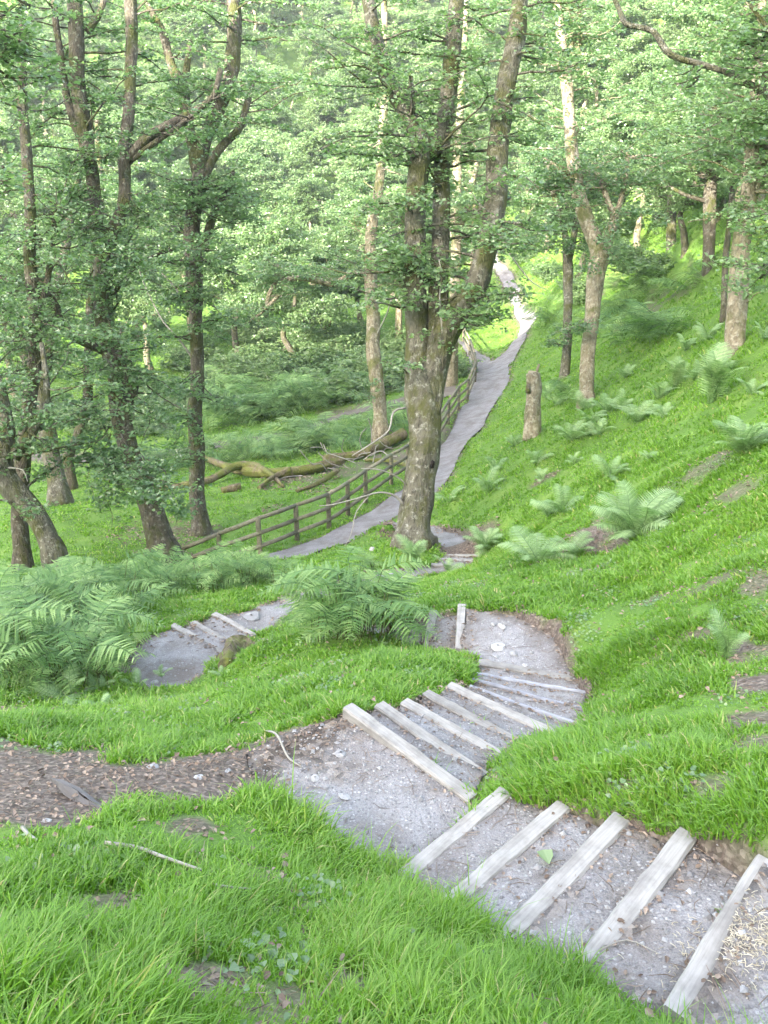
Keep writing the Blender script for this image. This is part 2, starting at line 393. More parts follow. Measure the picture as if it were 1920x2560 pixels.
def m_plain(name, stops, scale=6.0, rough=0.85, bmp=0.4):
    m, n, p, out = mat(name); v = objvec(n)
    a = attr(n, 'rnd')
    c = ramp(n, mathn(n, 'ADD', mathn(n, 'MULTIPLY', noise(n, scale, v, 5), 0.5), mathn(n, 'MULTIPLY', a, 0.5)), stops)
    n.links.new(c, p.inputs['Base Color']); p.inputs['Roughness'].default_value = rough
    bump(n, noise(n, scale * 4, v, 4), p, bmp, 0.01); return m
M = {
 'ground': m_ground(),
 'gravel': m_gravel('stony_gravel', 0.8),
 'tarmac': m_gravel('fine_path_gravel', 0.72, (1.0, 0.99, 1.03)),
 'mud': m_gravel('muddy_gravel', 0.5, (1.0, 0.9, 0.78)),
 'board': m_wood('weathered_board', (0.20, 0.187, 0.17), (0.255, 0.242, 0.222), (0.295, 0.28, 0.26)),
 'board_grey': m_wood('grey_board', (0.20, 0.205, 0.23), (0.27, 0.275, 0.30), (0.33, 0.335, 0.36)),
 'fence': m_wood('fence_timber', (0.13, 0.115, 0.08), (0.20, 0.18, 0.125), (0.27, 0.245, 0.175)),
 'oak': m_bark('oak_bark', (0.105, 0.097, 0.070), (0.038, 0.033, 0.024), (0.32, 0.31, 0.26), (0.085, 0.09, 0.018), 0.66, 0.12),
 'oak_dark': m_bark('dark_bark', (0.085, 0.072, 0.052), (0.032, 0.026, 0.02), (0.24, 0.235, 0.19), (0.075, 0.085, 0.016), 0.65, 0.12),
 'oak_pale': m_bark('pale_bark', (0.22, 0.185, 0.125), (0.10, 0.078, 0.052), (0.38, 0.35, 0.27), (0.13, 0.14, 0.035), 0.55, 0.4),
 'moss_log': m_bark('mossy_log', (0.15, 0.115, 0.075), (0.05, 0.036, 0.026), (0.28, 0.235, 0.165), (0.16, 0.185, 0.03), 0.85, 0.2),
 'twig': m_plain('lichen_twig', [(0.3, (0.15, 0.135, 0.11)), (0.7, (0.33, 0.31, 0.27))]),
 'stone': m_plain('pale_stone', [(0.25, (0.17, 0.165, 0.165)), (0.5, (0.25, 0.245, 0.24)), (0.8, (0.36, 0.35, 0.34))], 14),
 'slate': m_plain('dark_slate', [(0.25, (0.07, 0.066, 0.063)), (0.5, (0.12, 0.113, 0.11)), (0.8, (0.20, 0.19, 0.185))], 7),
 'cutwood': m_plain('cut_wood', [(0.3, (0.22, 0.17, 0.11)), (0.7, (0.38, 0.31, 0.21))]),
 'dead': m_plain('dead_leaf', [(0.2, (0.09, 0.065, 0.05)), (0.5, (0.19, 0.14, 0.105)), (0.85, (0.36, 0.29, 0.23))], 14, 0.8),
 'grass': leafy('grass_blade', [(0.0, (0.085, 0.18, 0.016)), (0.45, (0.135, 0.265, 0.024)), (0.8, (0.20, 0.335, 0.045)), (0.9, (0.29, 0.33, 0.09)), (1.0, (0.40, 0.35, 0.17))], 0.4, 1.25, 0.38, 0.5, False),
 'leaf': leafy('oak_leaf', [(0.0, (0.07, 0.13, 0.055)), (0.5, (0.13, 0.21, 0.09)), (1.0, (0.23, 0.31, 0.145))], 0.44, 1.5, .34, .9),
 'leaf_far': leafy('far_leaf', [(0.0, (0.075, 0.135, 0.055)), (0.5, (0.14, 0.215, 0.09)), (1.0, (0.23, 0.30, 0.135))], 0.44, 1.45, .38, .8),
 'fern': leafy('fern_frond', [(0.0, (0.09, 0.17, 0.06)), (0.5, (0.20, 0.31, 0.125)), (1.0, (0.35, 0.46, 0.22))], 0.38, 1.15, .45, .45),
 'bracken': leafy('bracken_frond', [(0.0, (0.045, 0.11, 0.032)), (0.5, (0.125, 0.23, 0.062)), (1.0, (0.31, 0.42, 0.15))], 0.36, 1.15, .45, .4),
 'stalk': m_plain('fern_stalk', [(0.3, (0.06, 0.07, 0.02)), (0.7, (0.11, 0.12, 0.04))]),
 'hollow': m_plain('hollow_shade', [(0.3, (0.012, 0.009, 0.007)), (0.7, (0.03, 0.022, 0.016))]),  # near-black colour stands in for the shade inside the knot hole
 'straw': m_plain('straw', [(0.3, (0.28, 0.24, 0.17)), (0.7, (0.48, 0.43, 0.33))]),
}

# ------------------------------------------------------------------ path outlines (picture polylines -> ground)
def strip(left, right):
    """two edges given as (u, v, z) rows -> world xy rows"""
    A = np.array([at_z(*p) for p in left]); Bb = np.array([at_z(*p) for p in right]); return A, Bb
# valley path: left edge / right edge
VL = [(560,1215,-10.5),(575,1197,-10.5),(640,1173,-10.6),(700,1153,-10.65),(800,1099,-10.9),(870,1055,-11.15),(940,975,-11.7),(985,905,-12.2),(1012,855,-12.7),(1022,815,-13.0),(1018,775,-13.6),(1003,747,-14.2),(985,735,-14.6)]
VR = [(640,1230,-10.4),(690,1200,-10.4),(760,1172,-10.45),(860,1117,-10.65),(940,1070,-10.95),(967,1040,-11.15),(1000,985,-11.6),(1052,918,-12.1),(1085,870,-12.6),(1098,833,-12.95),(1098,795,-13.3),(1060,778,-13.5),(1015,738,-14.3)]
UL = [(1062,782,-13.4),(1092,768,-13.38),(1112,738,-13.3),(1124,715,-13.25),(1112,672,-13.1),(1098,640,-13.0),(1072,605,-12.8),(1056,570,-12.5),(1060,535,-12.0)]
UR = [(1098,805,-13.2),(1122,778,-13.3),(1150,735,-13.25),(1156,712,-13.2),(1126,668,-13.1),(1120,640,-13.0),(1090,600,-12.8),(1074,570,-12.5),(1070,535,-12.0)]
LL = [(985,805,-13.6),(880,858,-13.9),(740,891,-14.3),(665,921,-14.5),(580,942,-14.6),(450,959,-14.9),(290,989,-15.1),(60,983,-15.1),(-80,968,-15.2)]
LR = [(985,850,-13.1),(880,870,-13.7),(745,899,-14.2),(670,928,-14.3),(585,949,-14.4),(450,966,-14.7),(290,995,-14.9),(60,992,-14.9),(-80,985,-15)]
FLp = [(555,640),(600,655),(660,672),(700,690)]
def sxy(rows): return np.array([at_z(*r)[:2] for r in rows])
polys = {}
polys['valley'] = np.concatenate([sxy(VL), sxy(VR)[::-1]])
polys['up'] = np.concatenate([sxy(UL), sxy(UR)[::-1]])
polys['lower'] = np.concatenate([sxy(LL), sxy(LR)[::-1]])
def rough_poly(p, step, amp, sd):
    out = []
    for a, b in zip(p, np.roll(p, -1, 0)):
        m = max(1, int(np.linalg.norm(b - a) / step)); t = (np.arange(m) / m)[:, None]; out.append(a + (b - a) * t)
    q = np.concatenate(out); return q + np.stack([fbm(q[:, 0] / step * .4 + sd, q[:, 1] / step * .4, 3) - .5, fbm(q[:, 0] / step * .4 + sd + 30, q[:, 1] / step * .4, 3) - .5], 1) * 2 * amp
for k_, st_, am_ in (('valley', .5, .16), ('up', .6, .22), ('lower', .6, .25)): polys[k_] = rough_poly(polys[k_], st_, am_, 3)
# landings: polygons (u, v, z)
L1 = [(868,1893,-3.64),(1083,1712,-3.65),(1008,1712,-3.72),(762,1530,-3.75),(690,1548,-3.76),(600,1580,-3.78),(540,1610,-3.76),(545,1690,-3.72),(600,1740,-3.68),(680,1800,-3.66),(760,1850,-3.65),(820,1900,-3.62)]
L2 = [(1043,1430,-5.12),(1235,1464,-5.12),(1215,1400,-5.15),(1195,1360,-5.17),(1110,1322,-5.2),(1003,1306,-5.25),(996,1400,-5.25)]
L3 = [(480,1408,-6.72),(378,1350,-6.77),(318,1376,-6.72),(285,1405,-6.66),(270,1450,-6.5),(305,1495,-6.25),(380,1490,-6.3),(440,1465,-6.45),(475,1440,-6.6)]
L4a = [(466,1326,-7.12),(545,1370,-7.12),(620,1330,-7.25),(700,1300,-7.5),(800,1272,-7.85),(880,1248,-8.0),(1000,1222,-8.15),(935,1218,-8.17),(850,1226,-8.2),(800,1240,-8.1),(700,1262,-7.8),(600,1290,-7.45),(540,1308,-7.25)]
L5 = [(962,1198,-8.42),(1032,1199,-8.42),(1030,1175,-8.6),(1010,1155,-8.8),(960,1138,-9.1),(900,1128,-9.4),(850,1122,-9.8),(820,1130,-10.0),(860,1150,-9.4),(920,1165,-8.9),(945,1180,-8.65)]
L0 = [(1472,2170,-2.76),(1652,1868,-2.76),(1790,1930,-2.66),(1850,2160,-2.62),(1750,2400,-2.64),(1500,2330,-2.7)]
LAND = {'l0': L0, 'l1': L1, 'l2': L2, 'l3': L3, 'l4': L4a, 'l5': L5}
for k, p in LAND.items(): polys[k] = rough_poly(sxy(p), .16, .06, 7)
# flights: consecutive boards of one flight
flights = {'b': [], 'c': [], 'd': [], 'e': [], 'f': []}
for k, a, b, z in BW: flights['c' if k == 'k' else k].append((np.array(a), np.array(b), z))
def ext(a, b, f): d = (b - a) * f; return a - d, b + d
treads = []
for key, bl in flights.items():
    for (a0, b0, z0), (a1, b1, z1) in zip(bl[:-1], bl[1:]):
        treads.append((a0, b0, z0, a1, b1, z1))
# the third flight goes on down to the left landing, under the bracken and behind the mound
dl = flights['d'][-1]; el = flights['e'][0]
hid = []
ca = at_z(930, 1322, -5.5); 
pa0, pb0 = dl[0], dl[1]; pa1, pb1 = np.array(el[0]), np.array(el[1])
qa1 = at_z(560, 1385, -6.5); qb1 = at_z(480, 1470, -6.45)
prev = dl
for k in range(1, 6):
    f = k / 5.0
    a = pa0 * (1 - f) + qa1 * f; b = pb0 * (1 - f) + qb1 * f; z = -5.52 - 0.185 * k; b = a + (b - a) * .62
    a = np.array([a[0], a[1], z]); b = np.array([b[0], b[1], z]); hid.append((a, b, z))
    treads.append((prev[0], prev[1], prev[2], a, b, z)); prev = (a, b, z)
for i, t in enumerate(treads):
    a0, b0 = ext(t[0], t[1], 0.04); a1, b1 = ext(t[3], t[4], 0.04)
    polys['t%d' % i] = np.array([a0[:2], b0[:2], b1[:2], a1[:2]])
# where the ground sheet is sunk below the path sheets, and where it is bare
bare_px = [  # (u, v, radius m, strength) bare soil and dead leaves
 (80,1690,0.55,1),(180,1640,0.5,1),(280,1660,0.45,1),(380,1650,0.4,1),(470,1650,0.4,1),(30,1620,0.5,0.9),(0,1540,0.4,0.6),(120,1740,0.4,1),(220,1725,0.35,1),(540,1640,0.4,1),(60,1770,0.25,.8),
 (420,1790,0.13,.9),(410,1850,0.1,.9),(420,1880,.1,.8),(480,2100,0.2,.95),(440,2160,0.2,.9),(700,2060,0.14,.8),(560,2190,.18,.9),(120,2190,.12,.8),(330,2030,.1,.7),(300,1840,.12,.8),
 (1270,1165,0.5,1),(1340,1165,0.4,.9),(1220,1185,0.35,.7),(1600,1430,0.38,1),(1650,1470,.3,1),(1490,1370,0.3,.9),(1420,1290,0.25,.7),(1580,1240,0.35,.7),(1560,1260,.3,.7),(1640,1560,0.25,.9),(1600,1620,.15,.8),(1640,1250,.3,.8),
 (1520,1010,.5,.7),(1600,1060,.4,.7),(1180,1035,.3,.7),(1380,690,1.5,.8),(1330,610,1.2,1),(1450,640,1.3,.6),
 (975,890,1.4,.9),(950,940,1.6,1),(900,980,1.5,1),(860,985,1.6,1),(830,990,1.4,.9),(700,1020,1.0,.5),(850,880,2.0,.8),(760,890,2.2,.7),(690,1060,.5,.4),
 (530,975,0.9,.6),(500,1000,.8,.6),(640,1035,1.5,.7),(740,1020,1.5,.7),(590,1100,.3,.4),(430,1150,.7,.8),(350,1200,.7,.8),(340,1150,1.2,.7),
 (1660,1600,.3,.8),(490,1425,0.28,.9),
 (250,1950,.16,.8),(120,1880,.14,.7),(620,2150,.2,.8),(300,2150,.14,.7),(560,1900,.13,.8),(760,2120,.15,.8),(900,2080,.12,.7),(1000,2180,.16,.8),(820,2000,.1,.7),(650,1960,.11,.7),(160,2080,.12,.6),(1130,2170,.12,.7),(1450,1600,.15,.7),(1550,1700,.12,.7),(1340,1700,.1,.6),(1250,1600,.12,.6),(600,1480,.2,.6),(750,1450,.2,.5),(860,1480,.15,.6),
 (1090,1690,.1,1),(1230,1760,.1,1),(1340,1800,.1,1),(1480,1830,.12,1),(850,1530,.12,.8),(900,1515,.12,.8),(1000,1480,.1,.8),(700,1560,.2,.9),(620,1590,.2,.9),(820,1242,.5,.6),
 (930,1148,.4,.7),(1050,1150,.3,.8),(1240,1240,.2,.5)]
TRAIL = np.array([hit(u, v)[:2] for u, v in [(-60,1625),(60,1622),(180,1640),(300,1655),(430,1632),(560,1605),(560,1690),(470,1722),(380,1718),(270,1715),(215,1770),(120,1795),(40,1795),(-60,1760)]])
BARE = [(hit(u, v), r, s) for u, v, r, s in bare_px]
def sink_mask(x, y):
    m = np.zeros(np.shape(x))
    for k, p in polys.items():
        lo = p.min(0) - 1; hi = p.max(0) + 1
        sel = (x > lo[0]) & (x < hi[0]) & (y > lo[1]) & (y < hi[1])
        if not sel.any(): continue
        xs, ys = x[sel], y[sel]
        d = dist_poly(xs, ys, p); i = pip(xs, ys, p)
        sd = np.where(i, d, -d)
        w, o_ = (0.06, .1) if k[0] in 'lt' and k != 'lower' else (0.25, .35)
        m[sel] = np.maximum(m[sel], np.clip(sd / w + o_, 0, 1))
    return m
def bare_mask(x, y):
    m = np.zeros(np.shape(x))
    wob = fbm(x * 3.1, y * 3.1, 3)
    sel = np.hypot(x, y) < 9
    d = dist_poly(x[sel], y[sel], TRAIL); d = np.where(pip(x[sel], y[sel], TRAIL), d, -d)
    m[sel] = np.clip(.75 + d / .12 + (wob[sel] - .5) * 2.5, 0, 1)
    for p, r, s in BARE:
        d = np.hypot(x - p[0], y - p[1])
        m = np.maximum(m, s * np.clip(1.3 * (0.95 - d / r) + (wob - 0.5) * 3.4, 0, 1) * np.clip(2.4 - d / r, 0, 1))
    return m
def near_path(x, y):
    """signed distance (inside positive) to the nearest walked surface"""
    m = np.full(np.shape(x), -9.0)
    for k, p in polys.items():
        lo = p.min(0) - 1.5; hi = p.max(0) + 1.5
        sel = (x > lo[0]) & (x < hi[0]) & (y > lo[1]) & (y < hi[1])
        if not sel.any(): continue
        d = dist_poly(x[sel], y[sel], p); i = pip(x[sel], y[sel], p)
        m[sel] = np.maximum(m[sel], np.where(i, d, -d))
    return m
def Hn(x, y):
    """ground surface with its small lumps"""
    x = np.atleast_1d(np.asarray(x, float)); y = np.atleast_1d(np.asarray(y, float))
    r = np.hypot(x, y)
    a = 0.02 + 0.012 * np.minimum(r, 40) * 0.35
    z = H0(x, y) + a * (fbm(x * 1.3 + 40, y * 1.3 + 40, 4) - 0.5) * 1.6 + np.clip((r - 20) / 60, 0, 1) * 1.2 * (fbm(x * 0.12, y * 0.12, 3) - 0.5)
    far = np.clip((-y - 25) / 20, 0, 1)  # bumps on the unseen ridge behind the viewer, added to dapple its shade
    return z + far * 9 * (fbm(x * 0.09 + 5, y * 0.09, 4) - 0.5)

# ground sheet
th = np.concatenate([np.linspace(-math.pi, -0.75, 50)[:-1], np.linspace(-0.75, 0.75, 430), np.linspace(0.75, math.pi, 50)[1:]])
rr = np.concatenate([[0.02], np.geomspace(0.4, 30, 420), np.geomspace(30, 230, 110)[1:]])
TH, RR = np.meshgrid(th, rr, indexing='ij')
gx, gy = (RR * np.sin(TH)).ravel(), (RR * np.cos(TH)).ravel()
sk = sink_mask(gx, gy); sdg = near_path(gx, gy); rg_ = np.hypot(gx, gy)
bmg = bare_mask(gx, gy)
bm_ = np.maximum(bmg, np.clip(1.15 + sdg / (0.07 + .004 * rg_) + (fbm(gx * 6, gy * 6, 3) - .5) * 1.2, 0, 1))
gz = Hn(gx, gy) - sk * np.where(np.hypot(gx, gy) < 8, .5, .26 - .006 * np.minimum(np.hypot(gx, gy), 20))
nth, nr = len(th), len(rr)
i = np.arange(nth - 1)[:, None] * nr + np.arange(nr - 1)[None]
gf = np.stack([i, i + 1, i + nr + 1, i + nr], -1).reshape(-1, 4)[:, ::-1]
ground = obj('ground', mesh_np('ground', np.stack([gx, gy, gz], 1), [gf], M['ground'], {'bare': bm_}, True)); tag(ground, kind='structure')

G_H, G_S, G_B = (q.reshape(len(th), len(rr)) for q in (Hn(gx, gy), sdg, bmg))
def grid_at(G, x, y):
    t = np.arctan2(x, y); r = np.clip(np.hypot(x, y), rr[0], rr[-1] * .999)
    i = np.clip(np.searchsorted(th, t) - 1, 0, len(th) - 2); j = np.clip(np.searchsorted(rr, r) - 1, 0, len(rr) - 2)
    a = (t - th[i]) / (th[i + 1] - th[i]); b = (r - rr[j]) / (rr[j + 1] - rr[j])
    return (G[i, j] * (1 - a) + G[i + 1, j] * a) * (1 - b) + (G[i, j + 1] * (1 - a) + G[i + 1, j + 1] * a) * b

# path sheets
def grid_poly(mb, poly, zfun, cell, off, soil=None):
    lo, hi = poly.min(0), poly.max(0)
    nx, ny = int((hi[0] - lo[0]) / cell) + 3, int((hi[1] - lo[1]) / cell) + 3
    X, Y = np.meshgrid(lo[0] - cell + np.arange(nx) * cell, lo[1] - cell + np.arange(ny) * cell, indexing='ij')
    d = dist_poly(X.ravel(), Y.ravel(), poly); ins = pip(X.ravel(), Y.ravel(), poly)
    keep = (ins | (d < cell * 1.3 + 0.03)).reshape(nx, ny)
    XY = np.stack([X.ravel(), Y.ravel()], 1)
    outm = ~ins & keep.ravel()
    if outm.any():                                                   # pull the rim onto the outline
        q = XY[outm]; best = np.full(len(q), 1e9); bp = q.copy(); a = poly[-1]
        for b in poly:
            ab = b - a; t = np.clip(((q - a) @ ab) / (ab @ ab + 1e-12), 0, 1); c = a + t[:, None] * ab
            dd = np.hypot(*(q - c).T); m = dd < best; best[m] = dd[m]; bp[m] = c[m]; a = b
        XY[outm] = bp
    z = zfun(XY[:, 0], XY[:, 1]) + off
    idx = np.arange(nx * ny).reshape(nx, ny)
    k = keep[:-1, :-1] & keep[1:, :-1] & keep[1:, 1:] & keep[:-1, 1:]
    a = idx[:-1, :-1][k]; b = idx[1:, :-1][k]; c = idx[1:, 1:][k]; e = idx[:-1, 1:][k]
    used = np.zeros(nx * ny, bool)
    q = np.stack([a, b, c, e], -1); used[q.ravel()] = True
    re = np.cumsum(used) - 1
    at_ = np.zeros(nx * ny) if soil is None else soil(XY[:, 0], XY[:, 1], np.where(ins, d, 0.0))
    mb.add(np.stack([XY[:, 0], XY[:, 1], z], 1)[used], re[q], None, at_[used])
def rbf_small(pts):
    """smooth surface through a landing's own corner heights"""
    p = np.asarray(pts); c = p[:, :2]; A = np.stack([np.ones(len(p)), c[:, 0] - c[0, 0], c[:, 1] - c[0, 1]], 1)
    w, *_ = np.linalg.lstsq(A.T @ A + 0.02 * np.eye(3), A.T @ (p[:, 2] - p[0, 2]), rcond=None)
    def f(x, y):
        d2 = (x[:, None] - c[None, :, 0]) ** 2 + (y[:, None] - c[None, :, 1]) ** 2
        wt = 1 / (d2 + 0.02) ; return (wt * p[None, :, 2]).sum(1) / wt.sum(1)
    return f
steps_mb = MB()
trail_end = hit(545, 1650); trail_in = hit(760, 1665)
def soil_creep(x, y, d):
    w = fbm(x * 7, y * 7, 4) - .5
    e = trail_in[:2] - trail_end[:2]; s_ = ((x - trail_end[0]) * e[0] + (y - trail_end[1]) * e[1]) / (e @ e)
    return np.clip(np.maximum(np.clip(1 - d / .13 + w * 1.8, 0, 1) * .75, np.clip(1.05 - s_ + w * 2.2, 0, 1) * (y < 5.2)), 0, 1)
for k in ('l0', 'l1', 'l2', 'l3', 'l4', 'l5'):
    P3 = np.array([at_z(*q) for q in LAND[k]]); f = rbf_small(P3)
    cell = {'l0': .03, 'l1': .025, 'l2': .04, 'l3': .05, 'l4': .08, 'l5': .1}[k]
    grid_poly(steps_mb, polys[k], lambda x, y: f(x, y) + 0.035 * (fbm(x * 5, y * 5, 4) - 0.5), cell, -0.05, soil_creep)
for i_, t in enumerate(treads):
    a0, b0, z0, a1, b1, z1 = t
    def tz(x, y, a0=a0, a1=a1, z1=z1, z0=z0, b0=b0, b1=b1):
        # level with the lower board at its back, rising a little to the foot of the upper one
        m0 = (a0 + b0)[:2] / 2; m1 = (a1 + b1)[:2] / 2; d = m0 - m1; L = d @ d + 1e-9
        s = np.clip(((x - m1[0]) * d[0] + (y - m1[1]) * d[1]) / L, 0, 1)
        return z1 - 0.022 + s * (z0 - z1) * 0.5 + 0.03 * (fbm(x * 6, y * 6, 4) - 0.5)
    grid_poly(steps_mb, polys['t%d' % i_], tz, 0.03 if a0[1] < 9 else 0.06, 0, soil_creep)
steps = obj('path_steps', steps_mb.mesh('path_steps', M['gravel'], True)); tag(steps, kind='structure')
pm = MB()
def Hs(x, y):
    r = np.hypot(x, y); return H0(x, y) + np.clip((r - 20) / 60, 0, 1) * 1.2 * (fbm(x * 0.12, y * 0.12, 3) - 0.5) + .006 * (fbm(x * 2, y * 2, 2) - .5)
for k, cell in (('valley', 0.14), ('up', 0.2)):
    grid_poly(pm, polys[k], Hs, cell, 0.0)
tag(obj('footpath', pm.mesh('footpath', M['tarmac'], True)), kind='structure')
pm = MB(); grid_poly(pm, polys['lower'], Hs, 0.2, 0.0)
fp = np.array([hit(u, v)[:2] for u, v in FLp]); pn = np.array([[0.0, 1.6]] * len(fp))
polys['fartrack'] = np.concatenate([fp - pn, (fp + pn)[::-1]])
grid_poly(pm, polys['fartrack'], lambda x, y: Hn(x, y), 0.5, 0.15)
tag(obj('lower_path', pm.mesh('lower_path', M['mud'], True)), kind='structure')

# ------------------------------------------------------------------ step boards
def board(a, b, z, w, h, mt, seed):
    """timber edging board: chamfered, slightly bowed, both ends a little uneven"""
    a = np.array([a[0], a[1], z]); b = np.array([b[0], b[1], z]); L = np.linalg.norm(b - a)
    r = np.random.default_rng(seed); ns = 14
    s = np.linspace(0, 1, ns); prof = np.array([[-w / 2, -h], [w / 2, -h], [w / 2, -0.012], [w / 2 - 0.01, 0], [-w / 2 + 0.01, 0], [-w / 2, -0.012]])
    bow = r.normal(0, 0.006); v = []
    for t in s:
        j = r.normal(0, 0.0016, prof.shape)
        c = prof + j; v.append(np.stack([np.full(6, (t - 0.5) * L), c[:, 0] + bow * math.sin(t * math.pi), c[:, 1] + r.normal(0, 0.0015)], 1))
    v = np.concatenate(v); i = np.arange(ns - 1)[:, None] * 6; j = np.arange(6)[None]; j2 = (j + 1) % 6
    f = np.stack([i + j, i + 6 + j, i + 6 + j2, i + j2], -1).reshape(-1, 4)
    mb = MB(); mb.add(v, f)
    e = (ns - 1) * 6
    mb.f4 += [np.array([[0, 1, 2, 5], [2, 3, 4, 5]]), np.array([[e, e + 5, e + 2, e + 1], [e + 2, e + 5, e + 4, e + 3]])]
    o = obj('step_board', mb.mesh('step_board', mt)); o.location = (a + b) / 2
    o.rotation_euler = (r.normal(0, 0.02), math.radians(r.normal(0, 0.5)), math.atan2(b[1] - a[1], b[0] - a[0]))
    return o
blabel = [
 'pale step board nearest the viewer, beside the patch of straw', 'pale step board with a dark upper end under a hanging grass tuft', 'third pale step board of the near flight, with an oak leaf lying beside it',
 'fourth pale step board of the near flight, with one dark knot', 'pale step board at the foot of the near flight, edging the wide gravel landing',
 'longest pale step board at the top of the second flight, edging the wide gravel landing', 'pale step board just below the wide gravel landing of the second flight', 'third pale step board down the second flight',
 'fourth pale step board down the second flight, with dead leaves by its upper end', 'lowest pale step board above the three grey ones',
 'thin blue-grey step board nearest above the pale ones, topmost of three', 'thin blue-grey step board between two other grey ones', 'thin blue-grey step board next to the wide pale board at the stony landing',
 'wide pale step board edging the stony turn where the steps bend', 'upright-looking pale step board at the left edge of the stony turn', 'short pale step board at the edge of the tall bracken',
 'pale step board edging the small landing on the left', 'pale step board second from the small left landing', 'step board half hidden by a fern frond on the left flight',
 'worn step board lowest by the trunk of the big oak', 'middle worn step board beside the big oak', 'worn step board at the top of the short flight beside the big oak']
for i_, ((k, a, b, z), lb) in enumerate(zip(BW, blabel)):
    w = {'b': 0.097, 'c': 0.097, 'k': 0.045, 'd': 0.10, 'e': 0.10, 'f': 0.09}[k]
    e0, e1 = ext(a, b, 0.05)
    o = board(e0, e1, z, w, 0.17, M['board_grey'] if k == 'k' else M['board'], 50 + i_)
    tag(o, lb, 'step', 'timber boards edging the steps')

# ------------------------------------------------------------------ post and rail fence beside the valley path
def fence_post_rail():
    FP = [(400,1250,-11.3),(478,1222,-11.0),(562,1196,-10.5),(642,1166,-10.75),(711,1143,-10.95),(752,1118,-11.1),(790,1095,-11.25),(845,1052,-11.6),(880,1020,-11.75),(905,990,-11.9),(940,957,-12.1),(968,918,-12.35),(990,886,-12.6),(1010,858,-12.85),(1026,826,-13.1),(1024,795,-13.5),(1014,765,-14.1),(1000,742,-14.6)]
    P = [at_z(*q) for q in FP]
    root = empty('rail_fence', P[0]); tag(root, 'brown timber post and rail fence curving along the valley footpath', 'fence')
    o0 = P[0]
    tops = []
    for k, p in enumerate(P):
        g = Hn(p[0], p[1])[0]; mb = MB()
        hh = 1.1 if k > 1 else (.95 if k else .85)
        zz = np.array([-0.3, 0.2, 0.6, hh - 0.1, hh]); r = 0.07
        tube(mb, np.stack([np.zeros(5), np.zeros(5), zz], 1) + (np.array([p[0], p[1], g]) - o0), [r, r, r * .97, r * .97, r * .9], 10)
        obj('post', mb.mesh('post', M['fence'], True), root); tops.append(np.array([p[0], p[1], g]))
    for lv, dz in ((1.08, 0), (0.68, 0), (0.3, 0)):
        for k in range(len(P) - 1):
            h0 = lv * (.8 if k == 0 else .87 if k == 1 else 1)
            a = tops[k] + [0, 0, h0] - o0; b = tops[k + 1] + [0, 0, lv * (.87 if k == 0 else 1)] - o0
            off = np.array([0, -0.05 if lv < 1 else 0, 0])
            mb = MB(); m = (a + b) / 2 + [0, 0, -0.012]
            tube(mb, np.stack([a, m, b]) + off, [0.055, 0.058, 0.055], 10)
            obj('rail', mb.mesh('rail', M['fence'], True), root)
fence_post_rail()

# ------------------------------------------------------------------ leaves
def leaf_faces(P, size, tilt=0.5, rg=None, wide=0.36):
    """one folded leaf of two quads at every row of P"""
    n = len(P); rg = rg or rng
    az = rg.uniform(0, 2 * math.pi, n); nz = np.stack([rg.normal(0, tilt, n), rg.normal(0, tilt, n), np.ones(n)], 1)
    nz /= np.linalg.norm(nz, axis=1, keepdims=True)
    d = np.stack([np.cos(az), np.sin(az), np.zeros(n)], 1); d -= nz * (d * nz).sum(1, keepdims=True); d /= np.linalg.norm(d, axis=1, keepdims=True)
    s = np.cross(nz, d); L = (size * rg.uniform(0.65, 1.25, n))[:, None]
    W = L * wide; up = nz * L * 0.14
    b = P; tip = P + d * L - nz * L * 0.12
    v = np.stack([b, P + d * L * .38 - s * W * .8 + up, P + d * L * .78 - s * W + up * .6, tip, P + d * L * .78 + s * W + up * .6, P + d * L * .38 + s * W * .8 + up], 1)
    k = np.arange(n)[:, None] * 6
    f = np.concatenate([k + np.array([[0, 3, 2, 1]]), k + np.array([[0, 5, 4, 3]])])
    return v.reshape(-1, 3), f
def unit(v): return v / (np.linalg.norm(v) + 1e-9)
def grow_branch(tw, P, base, dirn, L, r0, rg, leafsize, dens=1.0, twigs=True, spread=0.55):
    """a leafy branch: wiggling axis, side twigs, rosettes of leaves; appends leaf positions to P"""
    m = 7; p = [np.array(base, float)]; d = unit(np.array(dirn, float))
    for k in range(m):
        d = unit(d + rg.normal(0, 1, 3) * [.26, .26, .17] + np.array([0, 0, 0.04 if d[2] < 0.1 else -0.10]))
        p.append(p[-1] + d * L / m)
    p = np.array(p)
    if twigs: tube(tw, p, np.linspace(r0, r0 * 0.22, m + 1), 5, False, rg.random())
    nt_ = max(3, int(L * 6.2 * dens)); pos = []
    for k in range(nt_):
        t = rg.uniform(0.22, 1.0) * m; i = min(int(t), m - 1); q = p[i] + (p[i + 1] - p[i]) * (t - i)
        a = rg.uniform(0, 2 * math.pi); tl = rg.uniform(0.35, 1.0) * spread * (1.15 - 0.5 * t / m)
        td = np.array([math.cos(a), math.sin(a), rg.normal(0.08, 0.24)]); e = q + td * tl
        if twigs and k % 2 == 0: tube(tw, np.array([q, (q + e) / 2 + rg.normal(0, .03, 3), e]), [r0 * .3, r0 * .22, .003], 3, False, rg.random())
        for f in ((0.55, 1.0) if tl > 0.2 else (1.0,)):
            c = q + td * tl * f; kk = rg.integers(4, 8)
            pos.append(c + rg.normal(0, 1, (kk, 3)) * np.array([leafsize * .75, leafsize * .75, leafsize * .4]))
    P.append(np.concatenate(pos))
    return p
